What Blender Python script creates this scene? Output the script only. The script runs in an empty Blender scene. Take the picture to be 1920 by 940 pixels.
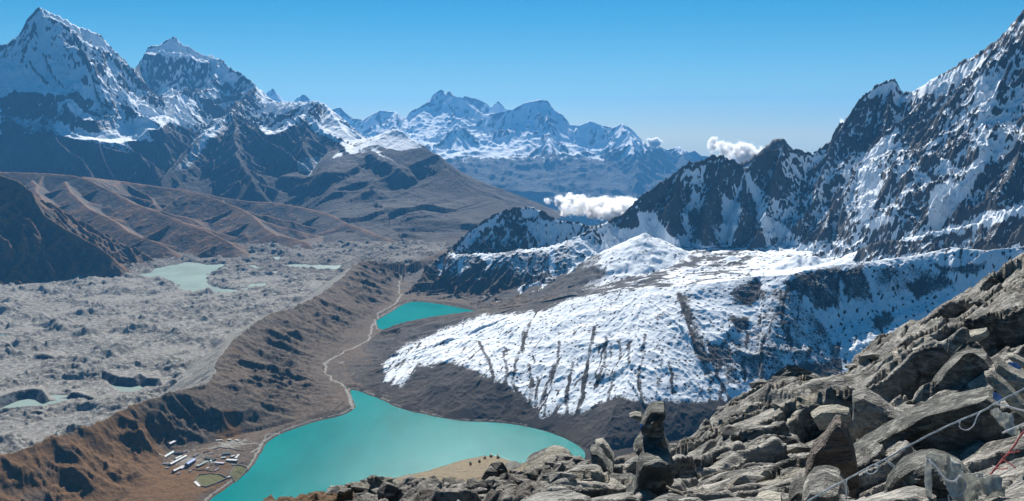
import bpy, bmesh, math, random
import numpy as np
from mathutils import Vector

# ------------------------------------------------------------------ camera, sky, sun, exposure
SC = bpy.context.scene
COL = SC.collection
F, CX, CY, PITCH, CAMZ = 1750.0, 960.0, 470.0, math.radians(7.0), 607.0
SUN_AZ, SUN_EL = math.radians(-3.0), math.radians(38.0)
cam_d = bpy.data.cameras.new('camera'); cam = bpy.data.objects.new('camera', cam_d); COL.objects.link(cam)
cam.location = (0, 0, CAMZ); cam.rotation_euler = (math.radians(90) - PITCH, 0, 0)
cam_d.sensor_width = 36; cam_d.lens = 36 * F / 1920; cam_d.clip_start = 0.05; cam_d.clip_end = 120000
SC.camera = cam
W = bpy.data.worlds.new('World'); SC.world = W; W.use_nodes = True
wn = W.node_tree.nodes; wl = W.node_tree.links; wn.clear()
sky = wn.new('ShaderNodeTexSky'); sky.sky_type = 'NISHITA'; sky.sun_disc = False
sky.sun_elevation = SUN_EL; sky.sun_rotation = SUN_AZ; sky.altitude = 3500; sky.air_density = 1.0; sky.dust_density = 0.3; sky.ozone_density = 1.6
hs = wn.new('ShaderNodeHueSaturation'); hs.inputs['Hue'].default_value = 0.484; hs.inputs['Saturation'].default_value = 1.55; hs.inputs['Value'].default_value = 1.0
bg = wn.new('ShaderNodeBackground'); bg.inputs[1].default_value = 0.046
wo = wn.new('ShaderNodeOutputWorld')
wl.new(sky.outputs[0], hs.inputs['Color']); wl.new(hs.outputs[0], bg.inputs[0]); wl.new(bg.outputs[0], wo.inputs[0])
sun_d = bpy.data.lights.new('sun', 'SUN'); sun = bpy.data.objects.new('sun', sun_d); COL.objects.link(sun)
sun_d.energy = 5.0; sun_d.angle = math.radians(0.5); sun_d.color = (1.0, 0.955, 0.89)
SDIR = Vector((math.sin(SUN_AZ) * math.cos(SUN_EL), math.cos(SUN_AZ) * math.cos(SUN_EL), math.sin(SUN_EL)))
sun.rotation_euler = SDIR.to_track_quat('Z', 'Y').to_euler(); sun.location = (0, 0, CAMZ + 60)
SC.view_settings.view_transform = 'Standard'; SC.view_settings.look = 'None'; SC.view_settings.gamma = 1; SC.view_settings.exposure = 0.78
SC.view_settings.use_curve_mapping = False
SC.cycles.max_bounces = 8; SC.cycles.diffuse_bounces = 2; SC.cycles.glossy_bounces = 2; SC.cycles.volume_bounces = 6
SC.cycles.transparent_max_bounces = 12; SC.cycles.use_denoising = True; SC.cycles.sample_clamp_indirect = 4
SC.cycles.volume_step_rate = 1.0; SC.cycles.volume_max_steps = 64

# ------------------------------------------------------------------ pixel <-> world (reading positions off the photograph)
CP, SP = math.cos(PITCH), math.sin(PITCH)
def at_r(px, py, r):
    dx = px - CX; v = -(py - CY); dy = F * CP + v * SP; dz = -F * SP + v * CP
    k = r / math.hypot(dx, dy); return (dx * k, dy * k, CAMZ + dz * k)
def at_z(px, py, z):
    dx = px - CX; v = -(py - CY); dy = F * CP + v * SP; dz = -F * SP + v * CP
    k = (z - CAMZ) / dz; return (dx * k, dy * k, z)
def PR(l): return [at_r(*p) for p in l]
def PZ(l, z=None): return [at_z(p[0], p[1], z if z is not None else p[2]) for p in l]

# ------------------------------------------------------------------ numpy noise
f4 = np.float32
def _hash(ix, iy, seed):
    with np.errstate(over='ignore'):
        h = ix.astype(np.uint32) * np.uint32(374761393) + iy.astype(np.uint32) * np.uint32(668265263) + np.uint32(seed * 974711 % 4294967291)
        h = (h ^ (h >> np.uint32(13))) * np.uint32(1274126177)
        h = h ^ (h >> np.uint32(16))
    return h
_ga = np.arange(256) / 256 * 2 * np.pi
_GX, _GY = np.cos(_ga).astype(f4), np.sin(_ga).astype(f4)
def gn(x, y, seed=0):
    x0 = np.floor(x); y0 = np.floor(y); fx = (x - x0).astype(f4); fy = (y - y0).astype(f4)
    ix = x0.astype(np.int32).astype(np.uint32); iy = y0.astype(np.int32).astype(np.uint32)
    sd = np.uint32((seed * 974711 + 12345) % 4294967291)
    with np.errstate(over='ignore'):
        hx0 = ix * np.uint32(374761393) + sd; hx1 = hx0 + np.uint32(374761393); hy0 = iy * np.uint32(668265263); hy1 = hy0 + np.uint32(668265263)
        def g(hx, hy, dx, dy):
            h = hx + hy; h ^= h >> np.uint32(13); h *= np.uint32(1274126177); h ^= h >> np.uint32(16); h &= np.uint32(255)
            return _GX[h] * dx + _GY[h] * dy
        n00 = g(hx0, hy0, fx, fy); n10 = g(hx1, hy0, fx - 1, fy); n01 = g(hx0, hy1, fx, fy - 1); n11 = g(hx1, hy1, fx - 1, fy - 1)
    u = fx * fx * fx * (fx * (fx * 6 - 15) + 10); v = fy * fy * fy * (fy * (fy * 6 - 15) + 10)
    a = n00 + u * (n10 - n00); b = n01 + u * (n11 - n01)
    return (a + v * (b - a)) * f4(1.5)
def fbm(x, y, wl, octv=5, gain=.5, seed=0):
    s = 0; a = 1.0; t = 0; k = 1.0 / wl
    for o in range(octv):
        s = s + a * gn(x * k, y * k, seed + o * 7); t += a; a *= gain; k *= 2.03
    return s / t
def ridged(x, y, wl, octv=5, gain=.5, seed=0):
    s = 0; a = 1.0; t = 0; k = 1.0 / wl; w = 1.0
    for o in range(octv):
        n = 1 - np.abs(gn(x * k, y * k, seed + o * 7)) * 1.6; n = np.clip(n, 0, 1); n = n * n
        s = s + a * n * w; w = np.clip(n * 1.5, 0.15, 1); t += a; a *= gain; k *= 2.03
    return s / t
def cells(x, y, wl, seed=0):
    """F1 distance and cell id of a jittered grid"""
    x = x / wl; y = y / wl; ix = np.floor(x).astype(np.int64); iy = np.floor(y).astype(np.int64)
    best = np.full(x.shape, 9.0, f4); sec = np.full(x.shape, 9.0, f4); bid = np.zeros(x.shape, f4)
    for a in (-1, 0, 1):
        for b in (-1, 0, 1):
            h = _hash(ix + a, iy + b, seed); h2 = _hash(ix + a, iy + b, seed + 91)
            cx = ix + a + (h & np.uint32(1023)) / 1023.0; cy = iy + b + (h2 & np.uint32(1023)) / 1023.0
            d = np.hypot(x - cx, y - cy).astype(f4)
            m = d < best; sec = np.where(m, best, np.minimum(sec, d)); bid = np.where(m, ((h >> np.uint32(12)) & np.uint32(1023)) / 1023.0, bid); best = np.where(m, d, best)
    return best, sec, bid.astype(f4)
def ss(a, b, x): t = np.clip((x - a) / (b - a), 0, 1); return t * t * (3 - 2 * t)

# ------------------------------------------------------------------ distances to polylines and polygons
def dpoly(X, Y, pts):
    """distance to polyline, z at the nearest point, arc length there, side (+ left of the line's direction)"""
    D = np.full(X.shape, 1e9, f4); Z = np.zeros(X.shape, f4); S = np.zeros(X.shape, f4); SD = np.ones(X.shape, f4); s0 = 0.0
    for a, b in zip(pts[:-1], pts[1:]):
        ex, ey = b[0] - a[0], b[1] - a[1]; L = math.hypot(ex, ey) + 1e-9
        t = np.clip(((X - a[0]) * ex + (Y - a[1]) * ey) / (L * L), 0, 1)
        qx = X - (a[0] + t * ex); qy = Y - (a[1] + t * ey); d = np.sqrt(qx * qx + qy * qy)
        m = d < D
        D = np.where(m, d, D); Z = np.where(m, a[2] + t * (b[2] - a[2]), Z); S = np.where(m, s0 + t * L, S)
        SD = np.where(m, np.sign(ex * qy - ey * qx), SD); s0 += L
    return D, Z, S, SD
def sdpoly(X, Y, pts):
    """signed distance to a closed polygon, negative inside"""
    D = np.full(X.shape, 1e9, f4); ins = np.zeros(X.shape, bool); n = len(pts)
    for i in range(n):
        a = pts[i]; b = pts[(i + 1) % n]; ex, ey = b[0] - a[0], b[1] - a[1]; L2 = ex * ex + ey * ey + 1e-9
        t = np.clip(((X - a[0]) * ex + (Y - a[1]) * ey) / L2, 0, 1)
        D = np.minimum(D, np.hypot(X - a[0] - t * ex, Y - a[1] - t * ey))
        if abs(ey) > 1e-9:
            c = ((a[1] > Y) != (b[1] > Y)) & (X < ex * (Y - a[1]) / ey + a[0]); ins ^= c
    return np.where(ins, -D, D)
def smooth_line(pts, n=3):
    p = [np.array(q, float) for q in pts]
    for _ in range(n):
        q = [p[0]]
        for a, b in zip(p[:-1], p[1:]): q += [a * .75 + b * .25, a * .25 + b * .75]
        q.append(p[-1]); p = q
    return [tuple(q) for q in p]
def smooth_ring(pts, n=2):
    p = [np.array(q, float) for q in pts]
    for _ in range(n):
        q = []
        for i in range(len(p)):
            a = p[i]; b = p[(i + 1) % len(p)]; q += [a * .75 + b * .25, a * .25 + b * .75]
        p = q
    return [tuple(q) for q in p]

# ------------------------------------------------------------------ ridges: a mountain is the upper hull of falling ridges
def spurs(pts, step, slope, face, length, rnd, sides=(-1, 1), sub=0, jit=.35, segs=4, power=1.0, side_slope=1.3):
    """ribs running down from a crest; returns a list of (points, slope, reach)"""
    out = []; acc = step * rnd.random(); s0 = 0
    for a, b in zip(pts[:-1], pts[1:]):
        L = math.hypot(b[0] - a[0], b[1] - a[1])
        if L < 1e-6: continue
        ux, uy = (b[0] - a[0]) / L, (b[1] - a[1]) / L
        while acc < s0 + L:
            t = (acc - s0) / L; p = [a[i] + t * (b[i] - a[i]) for i in range(3)]
            for sd in sides:
                ang = math.atan2(ux * sd, -uy * sd) + rnd.uniform(-jit, jit)
                ln = length * rnd.uniform(.6, 1.15); q = list(p); q[2] -= rnd.uniform(0, .12) * face * ln * .3; line = [tuple(q)]
                for k in range(segs):
                    ang += rnd.uniform(-.22, .22); h = ln / segs
                    drop = h * face * (1.12 - .3 * k / segs) * rnd.uniform(.8, 1.12)
                    q = [q[0] + math.cos(ang) * h, q[1] + math.sin(ang) * h, q[2] - drop]; line.append(tuple(q))
                out.append((line, side_slope * rnd.uniform(.85, 1.15), None))
                if sub: out += spurs(line, step * .42, slope, face * .95, length * .3, rnd, (-1, 1), sub - 1, jit, 2, power, side_slope * 1.1)
            acc += step * rnd.uniform(.7, 1.3)
        s0 += L
    return out
def hull(X, Y, ridges, base=-1e5):
    n, m = X.shape; Z = np.full(X.shape, base, f4); X = X.astype(f4); Y = Y.astype(f4)
    R = np.hypot(X[:, m // 2], Y[:, m // 2]); A = np.arctan2(X[n // 2], Y[n // 2]); zlow = max(base, -150)
    for pts, sl, reach in ridges:
        tail = .22 if (reach or 0) > 550 else .6
        for a, b in zip(pts[:-1], pts[1:]):
            if reach and reach <= 550: rad = 2.5 * reach + max(0, max(a[2], b[2]) - zlow - sl * reach - tail * 2.5 * reach) / 2.6
            else: rad = (max(a[2], b[2]) - zlow) / (sl * .35)
            if rad <= 0: continue
            L = math.hypot(b[0] - a[0], b[1] - a[1]); cx, cy = (a[0] + b[0]) / 2, (a[1] + b[1]) / 2; rc = math.hypot(cx, cy); rr = rad + L / 2 + 120
            i0, i1 = np.searchsorted(R, rc - rr), np.searchsorted(R, rc + rr); da = math.asin(min(1, rr / rc)) if rr < rc else 3.2; ac = math.atan2(cx, cy)
            j0, j1 = np.searchsorted(A, ac - da), np.searchsorted(A, ac + da)
            if i1 - i0 < 1 or j1 - j0 < 1: continue
            x = X[i0:i1, j0:j1]; y = Y[i0:i1, j0:j1]; zz = Z[i0:i1, j0:j1]
            ex, ey = b[0] - a[0], b[1] - a[1]; L2 = ex * ex + ey * ey + 1e-9
            t = ((x - f4(a[0])) * f4(ex / L2) + (y - f4(a[1])) * f4(ey / L2)); np.clip(t, 0, 1, out=t)
            qx = x - f4(a[0]) - t * f4(ex); qy = y - f4(a[1]) - t * f4(ey); d = np.sqrt(qx * qx + qy * qy)
            if reach: z = f4(a[2]) + t * f4(b[2] - a[2]) - f4(sl * reach) * (1 - np.exp(d * f4(-1 / reach))) - f4(tail) * d - (f4(2) * np.maximum(d - f4(2.5 * reach), 0) if reach <= 550 else 0)
            else: z = f4(a[2]) + t * f4(b[2] - a[2]) - f4(sl) * d
            np.maximum(zz, z, out=zz)
    # distance to the crest lines of the main ridges only
    D = np.full(X.shape, 1e9, f4)
    for pts, sl, reach in ridges:
        if len(pts) > 6:
            d = dpoly(X, Y, pts[::1])[0]; np.minimum(D, d, out=D)
    return Z, D

MASSES, EMITTED = [], {}
def mass(fn): MASSES.append(fn); return fn
def emit(name, *a, **k): EMITTED[name] = (a, k)
def run_masses():
    from concurrent.futures import ThreadPoolExecutor
    with ThreadPoolExecutor(4) as ex:
        for f in [ex.submit(fn) for fn in MASSES]: f.result()
    for k in sorted(EMITTED): grid_mesh(k, *EMITTED[k][0], **EMITTED[k][1])

# ------------------------------------------------------------------ meshes
def polar(az0, az1, naz, rs):
    az = np.radians(np.linspace(az0, az1, naz)).astype(np.float64); R, A = np.meshgrid(np.asarray(rs, float), az, indexing='ij')
    return (R * np.sin(A)), (R * np.cos(A))
def rlog(a, b, n): return np.exp(np.linspace(math.log(a), math.log(b), n))
def grid_mesh(name, X, Y, Z, mat, attrs=None, drop=None, smooth=True):
    n, m = X.shape; me = bpy.data.meshes.new(name)
    idx = np.arange(n * m).reshape(n, m)
    q = np.stack([idx[:-1, :-1], idx[:-1, 1:], idx[1:, 1:], idx[1:, :-1]], -1).reshape(-1, 4)
    if drop is not None:
        dr = drop.reshape(-1); q = q[~dr[q].all(1)]
        used = np.zeros(n * m, bool); used[q] = True; new = np.cumsum(used) - 1; q = new[q]
    else: used = np.ones(n * m, bool)
    co = np.stack([X, Y, Z], -1).reshape(-1, 3)[used]
    # counter-clockwise seen from above
    a, b, c = co[q[0, 0]], co[q[0, 1]], co[q[0, 2]]
    if np.cross(b[:2] - a[:2], c[:2] - a[:2]) < 0: q = q[:, ::-1]
    me.vertices.add(len(co)); me.vertices.foreach_set('co', co.astype(f4).ravel())
    me.loops.add(len(q) * 4); me.loops.foreach_set('vertex_index', q.astype(np.int32).ravel())
    me.polygons.add(len(q)); me.polygons.foreach_set('loop_start', np.arange(len(q), dtype=np.int32) * 4)
    me.polygons.foreach_set('use_smooth', np.full(len(q), smooth))
    for k, v in (attrs or {}).items():
        at = me.attributes.new(k, 'FLOAT', 'POINT'); at.data.foreach_set('value', np.clip(v, 0, 1).astype(f4).ravel()[used])
    me.update(); me.validate(); me.materials.append(mat)
    o = bpy.data.objects.new(name, me); COL.objects.link(o); o['kind'] = 'structure'
    return o
def blur(Z, k):
    def one(A, ax):
        P = np.pad(A, [(k + 1, k) if i == ax else (0, 0) for i in range(2)], mode='edge').astype(np.float64)
        c = np.cumsum(P, ax)
        return (np.take(c, range(2 * k + 1, c.shape[ax]), ax) - np.take(c, range(0, c.shape[ax] - 2 * k - 1), ax)) / (2 * k + 1)
    return one(one(Z, 0), 1)
def slope_of(X, Y, Z):
    xr, yr, zr = np.gradient(X, axis=0), np.gradient(Y, axis=0), np.gradient(Z, axis=0)
    xa, ya, za = np.gradient(X, axis=1), np.gradient(Y, axis=1), np.gradient(Z, axis=1)
    J = xr * ya - yr * xa; J = np.where(np.abs(J) < 1e-9, 1e-9, J)
    gx = (zr * ya - yr * za) / J; gy = (xr * za - zr * xa) / J
    return gx, gy, np.sqrt(gx * gx + gy * gy)

# ------------------------------------------------------------------ materials
class NT:
    def __init__(s, name):
        s.m = bpy.data.materials.new(name); s.m.use_nodes = True; s.t = s.m.node_tree; s.t.nodes.clear()
        s.out = s.t.nodes.new('ShaderNodeOutputMaterial'); s.geo = None
    def n(s, t, **k):
        x = s.t.nodes.new('ShaderNode' + t)
        for a, b in k.items(): setattr(x, a, b)
        return x
    def l(s, a, b): s.t.links.new(a, b)
    def set(s, sock, v):
        if hasattr(v, 'is_linked'): s.l(v, sock)
        else: sock.default_value = v
    def pos(s):
        if s.geo is None: s.geo = s.n('NewGeometry')
        return s.geo.outputs['Position']
    def noise(s, scale, detail=4, rough=.55, vec=None, dist=0, kind='FBM'):
        x = s.n('TexNoise'); x.noise_type = kind; x.normalize = True
        x.inputs['Scale'].default_value = scale; x.inputs['Detail'].default_value = detail; x.inputs['Roughness'].default_value = rough; x.inputs['Distortion'].default_value = dist
        s.l(vec if vec is not None else s.pos(), x.inputs['Vector']); return x.outputs[0]
    def voro(s, scale, feat='F1', vec=None):
        x = s.n('TexVoronoi'); x.feature = feat; x.inputs['Scale'].default_value = scale
        s.l(vec if vec is not None else s.pos(), x.inputs['Vector']); return x
    def mapv(s, sc=(1, 1, 1), rot=(0, 0, 0), vec=None):
        x = s.n('Mapping'); x.inputs['Scale'].default_value = sc; x.inputs['Rotation'].default_value = rot
        s.l(vec if vec is not None else s.pos(), x.inputs['Vector']); return x.outputs[0]
    def attr(s, name): x = s.n('Attribute'); x.attribute_name = name; return x.outputs['Fac']
    def math(s, op, a, b=0.0, c=None):
        x = s.n('Math', operation=op); s.set(x.inputs[0], a); s.set(x.inputs[1], b)
        if c is not None: s.set(x.inputs[2], c)
        return x.outputs[0]
    def ramp(s, v, a, b, lo=0.0, hi=1.0):
        x = s.n('MapRange'); x.interpolation_type = 'SMOOTHSTEP'; s.set(x.inputs[0], v)
        x.inputs[1].default_value = a; x.inputs[2].default_value = b; x.inputs[3].default_value = lo; x.inputs[4].default_value = hi; return x.outputs[0]
    def mix(s, f, a, b, mode='MIX'):
        x = s.n('Mix', data_type='RGBA', blend_type=mode); s.set(x.inputs[0], f)
        s.set(x.inputs[6], a if hasattr(a, 'is_linked') else (*a, 1)); s.set(x.inputs[7], b if hasattr(b, 'is_linked') else (*b, 1)); return x.outputs[2]
    def bump(s, h, dist, strength=1.0, nrm=None):
        x = s.n('Bump'); x.inputs['Distance'].default_value = dist; s.set(x.inputs['Strength'], strength); s.l(h, x.inputs['Height'])
        if nrm is not None: s.l(nrm, x.inputs['Normal'])
        return x.outputs[0]
    def surf(s, col, rough=.9, nrm=None, spec=.2, **k):
        b = s.n('BsdfPrincipled'); s.set(b.inputs['Base Color'], col if hasattr(col, 'is_linked') else (*col, 1)); s.set(b.inputs['Roughness'], rough)
        b.inputs['Specular IOR Level'].default_value = spec
        for a, v in k.items(): s.set(b.inputs[a], v)
        if nrm is not None: s.l(nrm, b.inputs['Normal'])
        s.l(b.outputs[0], s.out.inputs[0]); return s.m

SNOW = (.80, .84, .88)
def rock_snow(name, sc, rockA, rockB, veg=(.10, .07, .045), snow=SNOW, amp=.5, edge=.09, bump=1.0, vegk=True):
    """sc: size in metres of the finest snow/rock break-up"""
    t = NT(name); n1 = t.noise(1 / sc, 5, .62); n2 = t.noise(1 / (sc * 9), 4, .55); nf = t.noise(1 / (sc * .28), 3, .6)
    rock = t.mix(t.ramp(n2, .35, .65), rockA, rockB)
    rock = t.mix(t.ramp(nf, .38, .66, 0, .55), rock, tuple(c * .45 for c in rockA))
    if vegk:
        vv = t.math('ADD', t.attr('veg'), t.math('MULTIPLY', t.math('SUBTRACT', n1, .5), .7))
        rock = t.mix(t.ramp(vv, .35, .65), rock, t.mix(t.ramp(n2, .4, .6), veg, tuple(c * .7 for c in veg)))
    k = t.math('ADD', t.attr('snow'), t.math('MULTIPLY', t.math('SUBTRACT', n1, .5), amp))
    k = t.math('ADD', k, t.math('MULTIPLY', t.math('SUBTRACT', nf, .5), amp * .6))
    m = t.ramp(k, .5 - edge, .5 + edge)
    col = t.mix(m, rock, snow)
    h = t.math('ADD', n1, t.math('MULTIPLY', nf, .35))
    b = t.bump(h, sc * .6 * bump, t.ramp(m, 0, 1, .9, .14))
    return t.surf(col, .85, b, .15)

# ------------------------------------------------------------------ water outlines traced at lake level
LAKE1 = PZ([(388,940),(410,925),(420,917),(455,895),(475,873),(491,845),(503,826),(526,814),(560,801),(594,790),(641,780),(669,766),(661,750),(655,729),
  (675,734),(717,750),(754,768),(801,778),(862,790),(928,792),(974,797),(1021,808),(1060,822),(1088,838),(1100,852),(1090,872),(1040,920),(1000,1000),(800,1090),(500,1090),(330,1020)], 0)
LAKE2 = PZ([(773,565),(754,572),(740,581),(722,592),(703,602),(708,612),(712,622),(790,620),(900,602),(915,592),(900,585),(881,581),(850,575),(811,568)], 0)
LAKE3 = PZ([(757,519),(775,515),(800,513),(808,518),(780,525),(762,524)], 0)
LAKES = [smooth_ring(l, 2) for l in (LAKE1, LAKE2, LAKE3)]
PONDS = [[(262,514),(283,506),(319,497),(365,489),(367,495),(412,496),(429,499),(427,508),(405,512),(393,524),(384,530),(408,538),(448,543),(439,553),(422,549),(374,549),(336,544),(307,539),(329,536),(312,527),(288,524),(269,520)],
  [(456,496),(494,495),(494,505),(480,509),(460,503)], [(525,497),(559,496),(609,497),(654,497),(638,508),(607,509),(571,506),(547,503)],
  [(472,530),(537,525),(511,533),(492,539),(475,544),(450,549),(452,541)], [(499,509),(549,507),(528,514),(494,516)], [(511,481),(537,480),(540,488),(480,491)],
  [(201,718),(225,714),(256,717),(273,725),(258,734),(232,736),(214,729)], [(-20,756),(20,746),(72,741),(142,741),(131,750),(83,763),(52,769),(-20,770)],
  [(397,654),(410,657),(408,664),(394,668)], [(-30,627),(17,628),(13,634),(-30,636)]]
PZL = -3.0
PONDW = [smooth_ring(PZ(p, PZL), 1) for p in PONDS]

MC = smooth_line(PZ([(-520,1000,85),(-200,905,88),(0,852,88),(60,835,88),(130,812,86),(165,800,88),(200,785,86),(240,764,90),(290,746,88),(330,733,90),(360,724,92),(396,718,90),(402,696,74),(408,672,84),(422,655,88),(443,633,86),(483,603,88),(511,585,92),(530,581,88),(550,579,80),(562,569,84),(594,555,88),(621,537,88),(640,520,86),(653,508,88),(668,494,92),(689,487,96),(712,489,92),(744,494,74),(780,492,55),(830,470,40),(880,455,30)]), 1)
def px_of(X, Y, Z):
    dz = Z - CAMZ; v = Y * SP + dz * CP; w = Y * CP - dz * SP
    return CX + F * X / w, CY - F * v / w
def paint(S, px, py, ox, oy, sc, polys, delta, feather=5, jx=None):
    """patches of snow or bare rock whose outline was read off the photograph, laid on the mountain itself"""
    for p in polys:
        q = [(ox + a * sc, oy + b * sc) for a, b in p]; xs = [a for a, b in q]; ys = [b for a, b in q]; m = feather + 12
        w = (px > min(xs) - m) & (px < max(xs) + m) & (py > min(ys) - m) & (py < max(ys) + m)
        if not w.any(): continue
        d = sdpoly(px[w], py[w], q) + (jx[w] if jx is not None else 0)
        S[w] += delta * ss(feather, -feather, d)
    return S
def paint_lines(S, px, py, ox, oy, sc, lines, delta, width, jx):
    for p in lines:
        q = [(ox + a * sc, oy + b * sc, 0) for a, b in p]; d = dpoly(px + jx, py, q)[0]
        S += delta * ss(width, width * .3, d)
    return S
def surf_at(X, Y, Z, px, py, nearer=80):
    """the first point of a height grid on the line of sight through (px, py)"""
    p = at_r(px, py, 1000.); az = math.atan2(p[0], p[1]); A = np.arctan2(X[0], Y[0]); j = int(np.clip(np.searchsorted(A, az), 0, len(A) - 1))
    r = np.hypot(X[:, j], Y[:, j]); hit = np.nonzero((Z[:, j] - CAMZ) / r >= (p[2] - CAMZ) / 1000.)[0]
    return at_r(px, py, (r[hit[0]] if len(hit) else r[-1]) - nearer)
def shelf(X, Y, Z, pix, width, inner=.22, outer=1.5, nearer=70):
    pts = [surf_at(X, Y, Z, a, b, nearer) for a, b in pix]; d, z, s, sd = dpoly(X, Y, pts)
    return np.maximum(Z, z - inner * np.minimum(d, width) - outer * np.maximum(d - width, 0))
def lake_sd(X, Y):
    d = sdpoly(X, Y, LAKES[0])
    for l in LAKES[1:]: d = np.minimum(d, sdpoly(X, Y, l))
    return d
def flat_poly(name, ring, z, mat):
    me = bpy.data.meshes.new(name); bm = bmesh.new(); vs = [bm.verts.new((p[0], p[1], z)) for p in ring]
    f = bm.faces.new(vs); bm.normal_update()
    if f.normal.z < 0: f.normal_flip()
    bmesh.ops.triangulate(bm, faces=bm.faces[:]); bm.to_mesh(me); bm.free(); me.materials.append(mat)
    o = bpy.data.objects.new(name, me); COL.objects.link(o); o['kind'] = 'structure'; return o

# ------------------------------------------------------------------ materials of the land
def water_mat(name, col, sc=9.0, rough=.16, bump=.9, spec=.5):
    t = NT(name); v = t.mapv((1, 1.6, 1), (0, 0, .5))
    n = t.math('ADD', t.noise(1 / sc, 4, .65, v), t.math('MULTIPLY', t.noise(1 / (sc * .3), 2, .6, v), .5))
    big = t.noise(1 / 260, 3, .5)
    c = t.mix(t.ramp(t.noise(1 / 90, 5, .65, t.mapv((1, .35, 1), (0, 0, .4))), .3, .7), col, tuple(x * .78 for x in col)); c = t.mix(t.ramp(big, .35, .65, 0, .5), c, tuple(min(1, x * 1.15 + .01) for x in col))
    d = t.n('BsdfDiffuse'); t.l(c, d.inputs[0]); nr = t.bump(n, bump); t.l(nr, d.inputs['Normal']); g = t.n('BsdfGlossy'); g.inputs['Roughness'].default_value = rough; t.l(nr, g.inputs['Normal'])
    mx = t.n('MixShader'); mx.inputs[0].default_value = spec; t.l(d.outputs[0], mx.inputs[1]); t.l(g.outputs[0], mx.inputs[2]); t.l(mx.outputs[0], t.out.inputs[0]); return t.m
M_LAKE = water_mat('lake_water', (.001, .19, .185), 5.0, .16, .4, .02)
M_POND = water_mat('pond_water', (.22, .29, .255), 12.0, .35, .2, .04)
M_TEAL = water_mat('teal_pond_water', (.03, .22, .22), 12.0, .35, .2, .05)
t = NT('glacier_debris'); n1 = t.noise(1 / 14, 6, .65); n2 = t.noise(1 / 160, 4, .55); n3 = t.noise(1 / 3.0, 3, .6)
c = t.mix(t.ramp(n2, .35, .62), (.23, .215, .19), (.14, .132, .118)); c = t.mix(t.ramp(n1, .42, .62), c, (.34, .325, .295)); c = t.mix(t.ramp(n3, .5, .72, 0, .6), c, (.10, .10, .10))
c = t.mix(t.ramp(t.attr('far'), 0, 1, 0, .85), c, t.mix(t.ramp(n1, .4, .6), (.10, .08, .065), (.22, .21, .19)))
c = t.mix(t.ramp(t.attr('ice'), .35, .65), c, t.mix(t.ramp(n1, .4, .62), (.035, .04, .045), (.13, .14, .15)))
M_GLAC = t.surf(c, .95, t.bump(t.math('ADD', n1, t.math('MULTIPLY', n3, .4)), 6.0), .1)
t = NT('moraine_soil'); n1 = t.noise(1 / 8, 6, .65); n2 = t.noise(1 / 120, 5, .6); n3 = t.noise(1 / 2.2, 3, .6); ng = t.noise(1 / 45, 5, .6)
c = t.mix(t.ramp(n2, .35, .65), (.115, .082, .058), (.075, .060, .048)); c = t.mix(t.ramp(n1, .42, .66, 0, .75), c, (.19, .155, .12))
c = t.mix(t.ramp(n3, .52, .72, 0, .6), c, (.035, .03, .026))
g = t.math('ADD', t.attr('grass'), t.math('MULTIPLY', t.math('SUBTRACT', ng, .5), .9)); g = t.math('ADD', g, t.math('MULTIPLY', t.math('SUBTRACT', n1, .5), .5))
c = t.mix(t.ramp(g, .42, .62), c, t.mix(t.ramp(n1, .4, .6), (.165, .09, .042), (.12, .072, .036)))
g = t.math('ADD', t.attr('gravel'), t.math('MULTIPLY', t.math('SUBTRACT', n1, .5), .9))
c = t.mix(t.ramp(g, .4, .62), c, t.mix(t.ramp(n3, .4, .6), (.36, .34, .30), (.17, .16, .14)))
g = t.math('ADD', t.attr('green'), t.math('MULTIPLY', t.math('SUBTRACT', n1, .5), .4)); c = t.mix(t.ramp(g, .45, .6), c, (.13, .125, .055))
M_MOR = t.surf(c, .95, t.bump(t.math('ADD', n1, t.math('MULTIPLY', n3, .5)), 3.2), .1)
M_HILL = rock_snow('snowy_hill_ground', 2.6, (.045, .039, .038), (.032, .029, .030), veg=(.056, .042, .032), amp=.85, edge=.12, bump=.8)
M_CRAG = rock_snow('snowy_crag_rock', 7.0, (.085, .082, .082), (.05, .05, .053), amp=.6, edge=.08, bump=1.2)
M_PEAK = rock_snow('high_peak_rock', 22.0, (.062, .060, .064), (.036, .037, .042), veg=(.028, .019, .015), amp=.5, edge=.12, bump=1.2)
M_FAR = rock_snow('far_peak_rock', 60.0, (.08, .08, .08), (.05, .05, .055), veg=(.03, .032, .034), amp=.5, edge=.15, bump=1.0)
M_SLOPE = rock_snow('brown_slope_ground', 30.0, (.055, .042, .034), (.040, .034, .03), veg=(.155, .075, .030), amp=.5, edge=.12, bump=.5)

# ------------------------------------------------------------------ snow by slope, hollow and height
def snow_mask(X, Y, Z, s0, sw, zlo, zhi, conc=1.0, kc=(3, 9), amount=0.0, concscale=8.0, nw=300., na=.35, seed=5):
    gx, gy, sl = slope_of(X, Y, Z)
    c = sum((blur(Z, k) - Z) / (concscale * k / kc[0]) for k in kc) / len(kc)
    s = .5 + amount - (sl - s0) / sw + conc * np.clip(c, -1, 1) + na * fbm(X, Y, nw, 4, .55, seed)
    s = s - 3.0 * (1 - ss(zlo, zhi, Z + 120 * fbm(X, Y, nw * 1.5, 4, .55, seed + 3)))
    return np.clip(s * .5 + .25, 0, 1)

# ================================================================== far range at the head of the valley

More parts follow.
